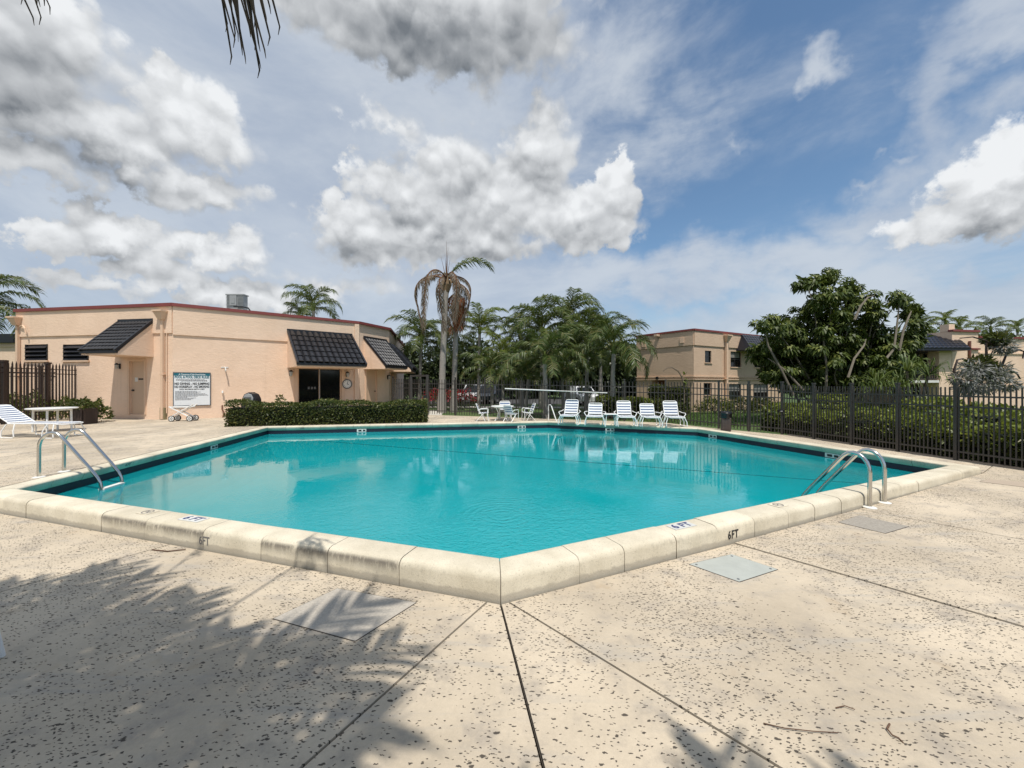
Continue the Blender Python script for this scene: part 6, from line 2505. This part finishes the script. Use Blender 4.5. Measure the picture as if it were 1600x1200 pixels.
WH = [whorl_mesh(300 + i, M['umbrella']) for i in range(6)]
DT = 17.6
tb = PX(1305, DT, .12)
ut = thing('umbrella_tree', 'big dark spreading tree with drooping leaf clusters and pale bare branches', 'tree', tb)
inv = WM[ut].inverted()
# foliage masses measured across the crown: px, py, half width px, half height px
MASS = [(1262, 438, 22, 9), (1290, 432, 22, 12), (1326, 448, 15, 14), (1298, 462, 34, 16), (1285, 488, 38, 20), (1333, 470, 15, 12), (1212, 505, 34, 16), (1258, 505, 36, 28), (1310, 510, 44, 30), (1366, 478, 13, 20), (1358, 508, 24, 20),
        (1404, 465, 13, 10), (1424, 484, 14, 8), (1200, 548, 30, 20), (1225, 530, 34, 20), (1218, 578, 34, 22), (1262, 555, 46, 30), (1310, 550, 46, 30), (1360, 540, 44, 30), (1402, 533, 28, 22), (1430, 522, 16, 22), (1250, 590, 40, 24), (1395, 565, 40, 26), (1345, 580, 46, 24), (1300, 590, 40, 20)]
tips = []
tot = sum(a * b for _, _, a, b in MASS)
q = random.Random(9)
for px, py, a, b in MASS:
    k = max(4, round(285 * a * b / tot))
    dd = q.uniform(-1.2, 1.2)
    for i in range(k):
        f = math.sqrt(q.random())
        th = q.uniform(0, 2 * math.pi)
        depth = DT + dd + q.uniform(-1, 1) * (a * DT / FOC) * 1.2 * math.sqrt(max(.05, 1 - f * f))
        p = PX(px + a * f * math.cos(th), depth)
        p.z = ZAT(py + b * f * math.sin(th), depth)
        m = inv @ Matrix.Translation(p) @ Matrix.Rotation(q.uniform(0, 6.28), 4, 'Z') @ Matrix.Rotation(q.uniform(-.35, .35), 4, 'X') @ Matrix.Scale(q.uniform(.85, 1.3), 4)
        inst('leaf_cluster', WH[q.randrange(6)], ut, m)
    tips.append((px, py + b * .5, DT + dd))
# small fill deeper inside
vs = []
for px, py, a, b in MASS:
    k = 700 if py > 525 else 200
    u = unit(NR.normal(0, 1, (k, 3)))
    rad = NR.random((k, 1)) ** .5 * .85
    c = PX(px, DT + .2); c.z = ZAT(py + 3, DT)
    P = u * rad * np.array([a * DT / FOC, a * DT / FOC, b * DT / FOC]) + np.array(c)
    vs.append(leaf_quads(P, unit(NR.normal(0, 1, u.shape) + np.array([0, 0, -.7])), unit(NR.normal(0, .6, u.shape) + np.array([0, 0, .8])), .34 * (.7 + .6 * NR.random(k)), .13))
quads_obj('inner_foliage', np.concatenate(vs), M['umbrella'], ut)['kind'] = 'stuff'
for i, (px, py, d) in enumerate(tips):
    e = PX(px, d); e.z = ZAT(py, d)
    bx = tb + Vector((q.uniform(-.5, .5) + (px - 1305) * .006, q.uniform(-.4, .4), 0))
    m1 = bx.lerp(e, .35) + Vector((0, 0, .35)) + Vector((q.uniform(-.3, .3), 0, 0))
    m2 = bx.lerp(e, .7) + Vector((q.uniform(-.25, .25), q.uniform(-.2, .2), .25))
    mb = MB(); mb.tube([bx, m1, m2, e], [.06, .045, .03, .015], 7); mb.build('trunk', M['bark_pale'], ut, world=True, smooth=True)
# extra bare branches in front
for pts in (((1240, 618), (1222, 580), (1200, 540), (1196, 520)), ((1290, 618), (1292, 575), (1288, 545), (1286, 520)), ((1325, 590), (1335, 560), (1350, 540), (1353, 530)), ((1255, 610), (1235, 588), (1222, 575), (1200, 560)), ((1385, 560), (1397, 545), (1402, 505), (1405, 476)), ((1405, 548), (1412, 515), (1420, 495), (1424, 486)), ((1335, 500), (1345, 478), (1356, 465), (1366, 462))):
    pp = []
    for i, (x, y) in enumerate(pts):
        p = PX(x, DT - 1.6 + .1 * i); p.z = ZAT(y, p.y); pp.append(p)
    mb = MB(); mb.tube(pp, [.05, .042, .036, .018], 7); mb.build('branch', M['bark_pale'], ut, world=True, smooth=True)


# ---- strap-leaved plants, silvery plant, small palms by the right block
def strappy(label, c, heads, mat, L=.75, n=46, name='dracaena', cat='plant', group=None, w=.045):
    t = thing(name, label, cat, (c.x, c.y, .12), group=group)
    for (dx, z, k) in heads:
        mb = MB()
        r = random.Random(int((dx + 5) * 100 + z * 10))
        o = Vector((dx, r.uniform(-.3, .3), z - .12))
        for i in range(n):
            a, e = r.uniform(0, 6.28), r.uniform(.05, 1.35)
            l = L * k * r.uniform(.7, 1.15)
            d = Vector((math.cos(a) * math.cos(e), math.sin(a) * math.cos(e), math.sin(e)))
            s = Vector((-math.sin(a), math.cos(a), 0)) * w * .5
            p1 = o + d * l * .5
            p2 = p1 + d * l * .25 + Vector((0, 0, -l * .10))
            p3 = p2 + d * l * .12 + Vector((0, 0, -l * .35))
            mb.add([o - s * .6, o + s * .6, p1 + s, p1 - s, p2 + s * .8, p2 - s * .8, p3], [(0, 1, 2, 3), (3, 2, 4, 5), (5, 4, 6)])
        mb.build('leaf_head', mat, t)
        mb = MB(); mb.tube([(dx * .4, 0, 0), (dx * .8, o.y * .6, o.z * .6), tuple(o)], [.06, .05, .04], 6); mb.build('stem', M['bark'], t)
    return t


D = 13.9
strappy('strap-leaved plant with arching blades left of the balcony pillar', PX(1425, D), [(-.15, ZAT(580, D), 1.1), (.25, ZAT(587, D), 1.0), (.05, ZAT(603, D), 1.0), (-.3, ZAT(608, D), .9)], M['strappy'], .95)
strappy('spiky strap-leaved plant below the right part of the big tree', PX(1374, D), [(0, ZAT(598, D), 1.1), (-.3, ZAT(612, D), 1.0), (.3, ZAT(611, D), 1.0)], M['strappy'], .85)
D = 16.2
t = thing('silver_shrub', 'silvery leaved shrub with dark crooked stems in front of the right-hand wall', 'shrub', PX(1535, D, .12))
vs = []
for (px, py, a, b) in ((1520, 578, 18, 12), (1545, 588, 22, 13), (1505, 592, 14, 12), (1562, 578, 14, 10), (1515, 607, 16, 8), (1568, 540, 12, 10), (1572, 600, 12, 9), (1535, 604, 18, 8)):
    k = 330
    u = unit(NR.normal(0, 1, (k, 3)))
    c = PX(px, D); c.z = ZAT(py, D)
    P = u * NR.random((k, 1)) ** .4 * np.array([a, a, b]) * D / FOC + np.array(c)
    vs.append(leaf_quads(P, unit(u + NR.normal(0, .5, u.shape) + np.array([0, 0, -.4])), unit(NR.normal(0, .7, u.shape) + np.array([0, 0, .7])), .24 * (.6 + .8 * NR.random(k)), .045))
quads_obj('foliage', np.concatenate(vs), M['silver'], t)['kind'] = 'stuff'
vs = []
for (px, py, a, b) in ((1532, 570, 16, 13), (1545, 580, 14, 12), (1556, 530, 14, 9)):
    k = 420
    u = unit(NR.normal(0, 1, (k, 3)))
    c = PX(px, D + .2); c.z = ZAT(py, D)
    P = u * NR.random((k, 1)) ** .4 * np.array([a, a, b]) * D / FOC + np.array(c)
    vs.append(leaf_quads(P, unit(u + NR.normal(0, .5, u.shape)), unit(NR.normal(0, .7, u.shape) + np.array([0, 0, .7])), .2 * (.6 + .8 * NR.random(k)), .09))
quads_obj('inner_foliage', np.concatenate(vs), M['hedge'], t)['kind'] = 'stuff'
for pts in (((1548, 612), (1556, 592), (1566, 570), (1573, 552), (1560, 545), (1540, 532), (1520, 526), (1500, 528)), ((1573, 552), (1582, 550), (1592, 546), (1600, 549), (1598, 560)), ((1542, 570), (1541, 545), (1541, 535)), ((1560, 590), (1575, 582), (1588, 582), (1594, 592)), ((1505, 605), (1490, 580), (1496, 562), (1505, 560))):
    pp = []
    for x, y in pts:
        p = PX(x, D + .1); p.z = ZAT(y, D); pp.append(p)
    mb = MB(); mb.tube(pp, [.05 - .03 * i / len(pp) for i in range(len(pp))], 6); mb.build('stem', M['wood_dark'], t, world=True, smooth=True)
# curved bare stem with a tuft, in front of the apartment wall
D = 20.5
t = thing('young_banana_plant', 'thin plant with curved bare stalk and yellow-green tuft before the apartment corner', 'plant', PX(1070, D, .12))
pp = []
for x, y in ((1069, 640), (1069, 605), (1066, 590), (1060, 580), (1050, 574), (1042, 575), (1036, 580)):
    p = PX(x, D); p.z = ZAT(y, D); pp.append(p)
mb = MB(); mb.tube(pp, [.05, .045, .04, .035, .03, .025, .02], 6); mb.build('stalk', M['palm_grey'], t, world=True, smooth=True)
mb = MB()
r = random.Random(4)
c = PX(1069.5, D); c.z = ZAT(590, D)
for i in range(14):
    a = r.uniform(0, 6.28)
    d = Vector((math.cos(a) * .35, math.sin(a) * .35, r.uniform(-.6, .8)))
    p = c + Vector((0, 0, r.uniform(-.35, .25)))
    s = Vector((-math.sin(a), math.cos(a), 0)) * .05
    mb.add([p - s, p + s, p + d * .35 + s, p + d * .35 - s, p + d * .55 - Vector((0, 0, .1))], [(0, 1, 2, 3), (3, 2, 4)])
mb.build('tuft', M['palm_bright'], t, world=True)

# ---- lawn blades where the grass is seen close
n = 26000
xs = np.concatenate([NR.uniform(5.5, 14, n // 2), NR.uniform(-6, 6, n // 2)])
ys = np.concatenate([NR.uniform(14.5, 23.5, n // 2), NR.uniform(17, 27, n // 2)])
# keep the blades outside the fence line
gx, gy, mx_, my_ = fGate.x, fGate.y, fMid.x, fMid.y
side = (mx_ - gx) * (ys - gy) - (my_ - gy) * (xs - gx)
side2 = (fC1.x - mx_) * (ys - my_) - (fC1.y - my_) * (xs - mx_)
side3 = (fC2.x - fC1.x) * (ys - fC1.y) - (fC2.y - fC1.y) * (xs - fC1.x)
ok = (side > .6) & (side2 > .4) & (side3 > .4)
P = np.stack([xs, ys, np.full(n, .12)], 1)[ok]
D_ = unit(NR.normal(0, .35, P.shape) + np.array([0, 0, 1.0]))
v = leaf_quads(P, D_, unit(NR.normal(0, 1, P.shape)), .07 + .06 * NR.random(len(P)), .022, 0)
tag(quads_obj('grass', v, M['blade']), 'mown green grass beyond the far fence', None, None, 'stuff')

# ---- the palm overhead whose shadow falls across the deck
base = Vector((-2.5, -1.7, 0))
cz = 5.3
t = palm('palm overhead whose withered frond tips hang into the top left of the picture', base, cz, 0, 'overhead', 1.0, .19, lean=(.45, .22), seed=90, shaft=False)
top = Vector((.45, .22, cz))
q = random.Random(12)
for i in range(50):
    az = i * 2.399963 + .4
    f = i / 50
    inst('frond', frond('overhead', i % 5), t, Matrix.Translation(top) @ Matrix.Rotation(az, 4, 'Z') @ Matrix.Rotation(-f * .8 + .05, 4, 'Y') @ Matrix.Scale(q.uniform(.72, 1.0), 4))


t2 = palm('unseen second palm at left, added to fill out the shadow on the deck', Vector((-5.6, -1.9, 0)), 5.2, 0, 'overhead', 1.0, .19, lean=(1.9, 1.1), seed=91, shaft=False)  # out-of-view palm, added so its shadow fills the deck at left
top2_ = Vector((1.9, 1.1, 5.2))
for i in range(44):
    az = i * 2.399963 + 1.1
    f = i / 44
    inst('frond', frond('overhead', i % 5), t2, Matrix.Translation(top2_) @ Matrix.Rotation(az, 4, 'Z') @ Matrix.Rotation(-f * .8 + .02, 4, 'Y') @ Matrix.Scale(q.uniform(.68, .9), 4))


t3 = palm('unseen third palm behind the camera, added for its shadow at the bottom edge', Vector((2.45, -4.3, 0)), 5.0, 0, 'overhead', 1.0, .19, lean=(-1.0, 1.75), seed=92, shaft=False)  # out-of-view palm, added so a frond shadow reaches the bottom edge
for i in range(18):
    az = i * 2.399963 + .2
    f = i / 18
    inst('frond', frond('overhead', i % 5), t3, Matrix.Translation((-1.0, 1.75, 5.0)) @ Matrix.Rotation(az, 4, 'Z') @ Matrix.Rotation(-f * .8 + .02, 4, 'Y') @ Matrix.Scale(q.uniform(.68, .85), 4))


def hanging(tip_px, dist, root, nn, spread, drop, seed):
    """a dead frond: a bare rib from the crown ending in a hanging brush of dry leaflets"""
    r = random.Random(seed)
    d = dist
    tips = [PX(x, d + r.uniform(-.08, .08)) for x, y in tip_px]
    for p, (x, y) in zip(tips, tip_px): p.z = ZAT(y, p.y)
    cx = sum(p.x for p in tips) / len(tips)
    end = Vector((cx - .1, d, max(p.z for p in tips) + drop))
    w = top + base
    mb = MB(); mb.tube([w, w.lerp(end, .5) + Vector((0, 0, .5)), end], [.016, .012, .006], 6)
    for p in tips:
        for k in range(nn):
            s = end.lerp(w.lerp(end, .5) + Vector((0, 0, .5)), r.uniform(0, .35)) + Vector((r.uniform(-.02, .02), 0, 0))
            tp = p + Vector((r.uniform(-spread, spread), r.uniform(-.05, .05), r.uniform(0, .30)))
            mid_ = s.lerp(tp, .45) + Vector((r.uniform(-.03, .03) + (tp.x - s.x) * .18, 0, .05))
            q3 = s.lerp(tp, .75) + Vector(((tp.x - s.x) * .10, 0, .0))
            mb.tube([s, mid_, q3, tp, tp + Vector((r.uniform(-.015, .015), 0, -.05))], [.005, .0088, .0075, .0042, .0015], 4)
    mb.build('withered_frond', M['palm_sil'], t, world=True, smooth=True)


hanging([(372, 70), (388, 125), (378, 112), (395, 105), (405, 88), (352, 60), (412, 96), (362, 95)], 2.3, top, 3, .03, .85, 5)
hanging([(420, 68), (436, 85), (330, 20)], 2.35, top, 1, .02, .8, 6)
hanging([(50, 38), (60, 40), (68, 24), (40, 25), (56, 30)], 2.5, top, 2, .03, .6, 7)

bpy.context.view_layer.update()
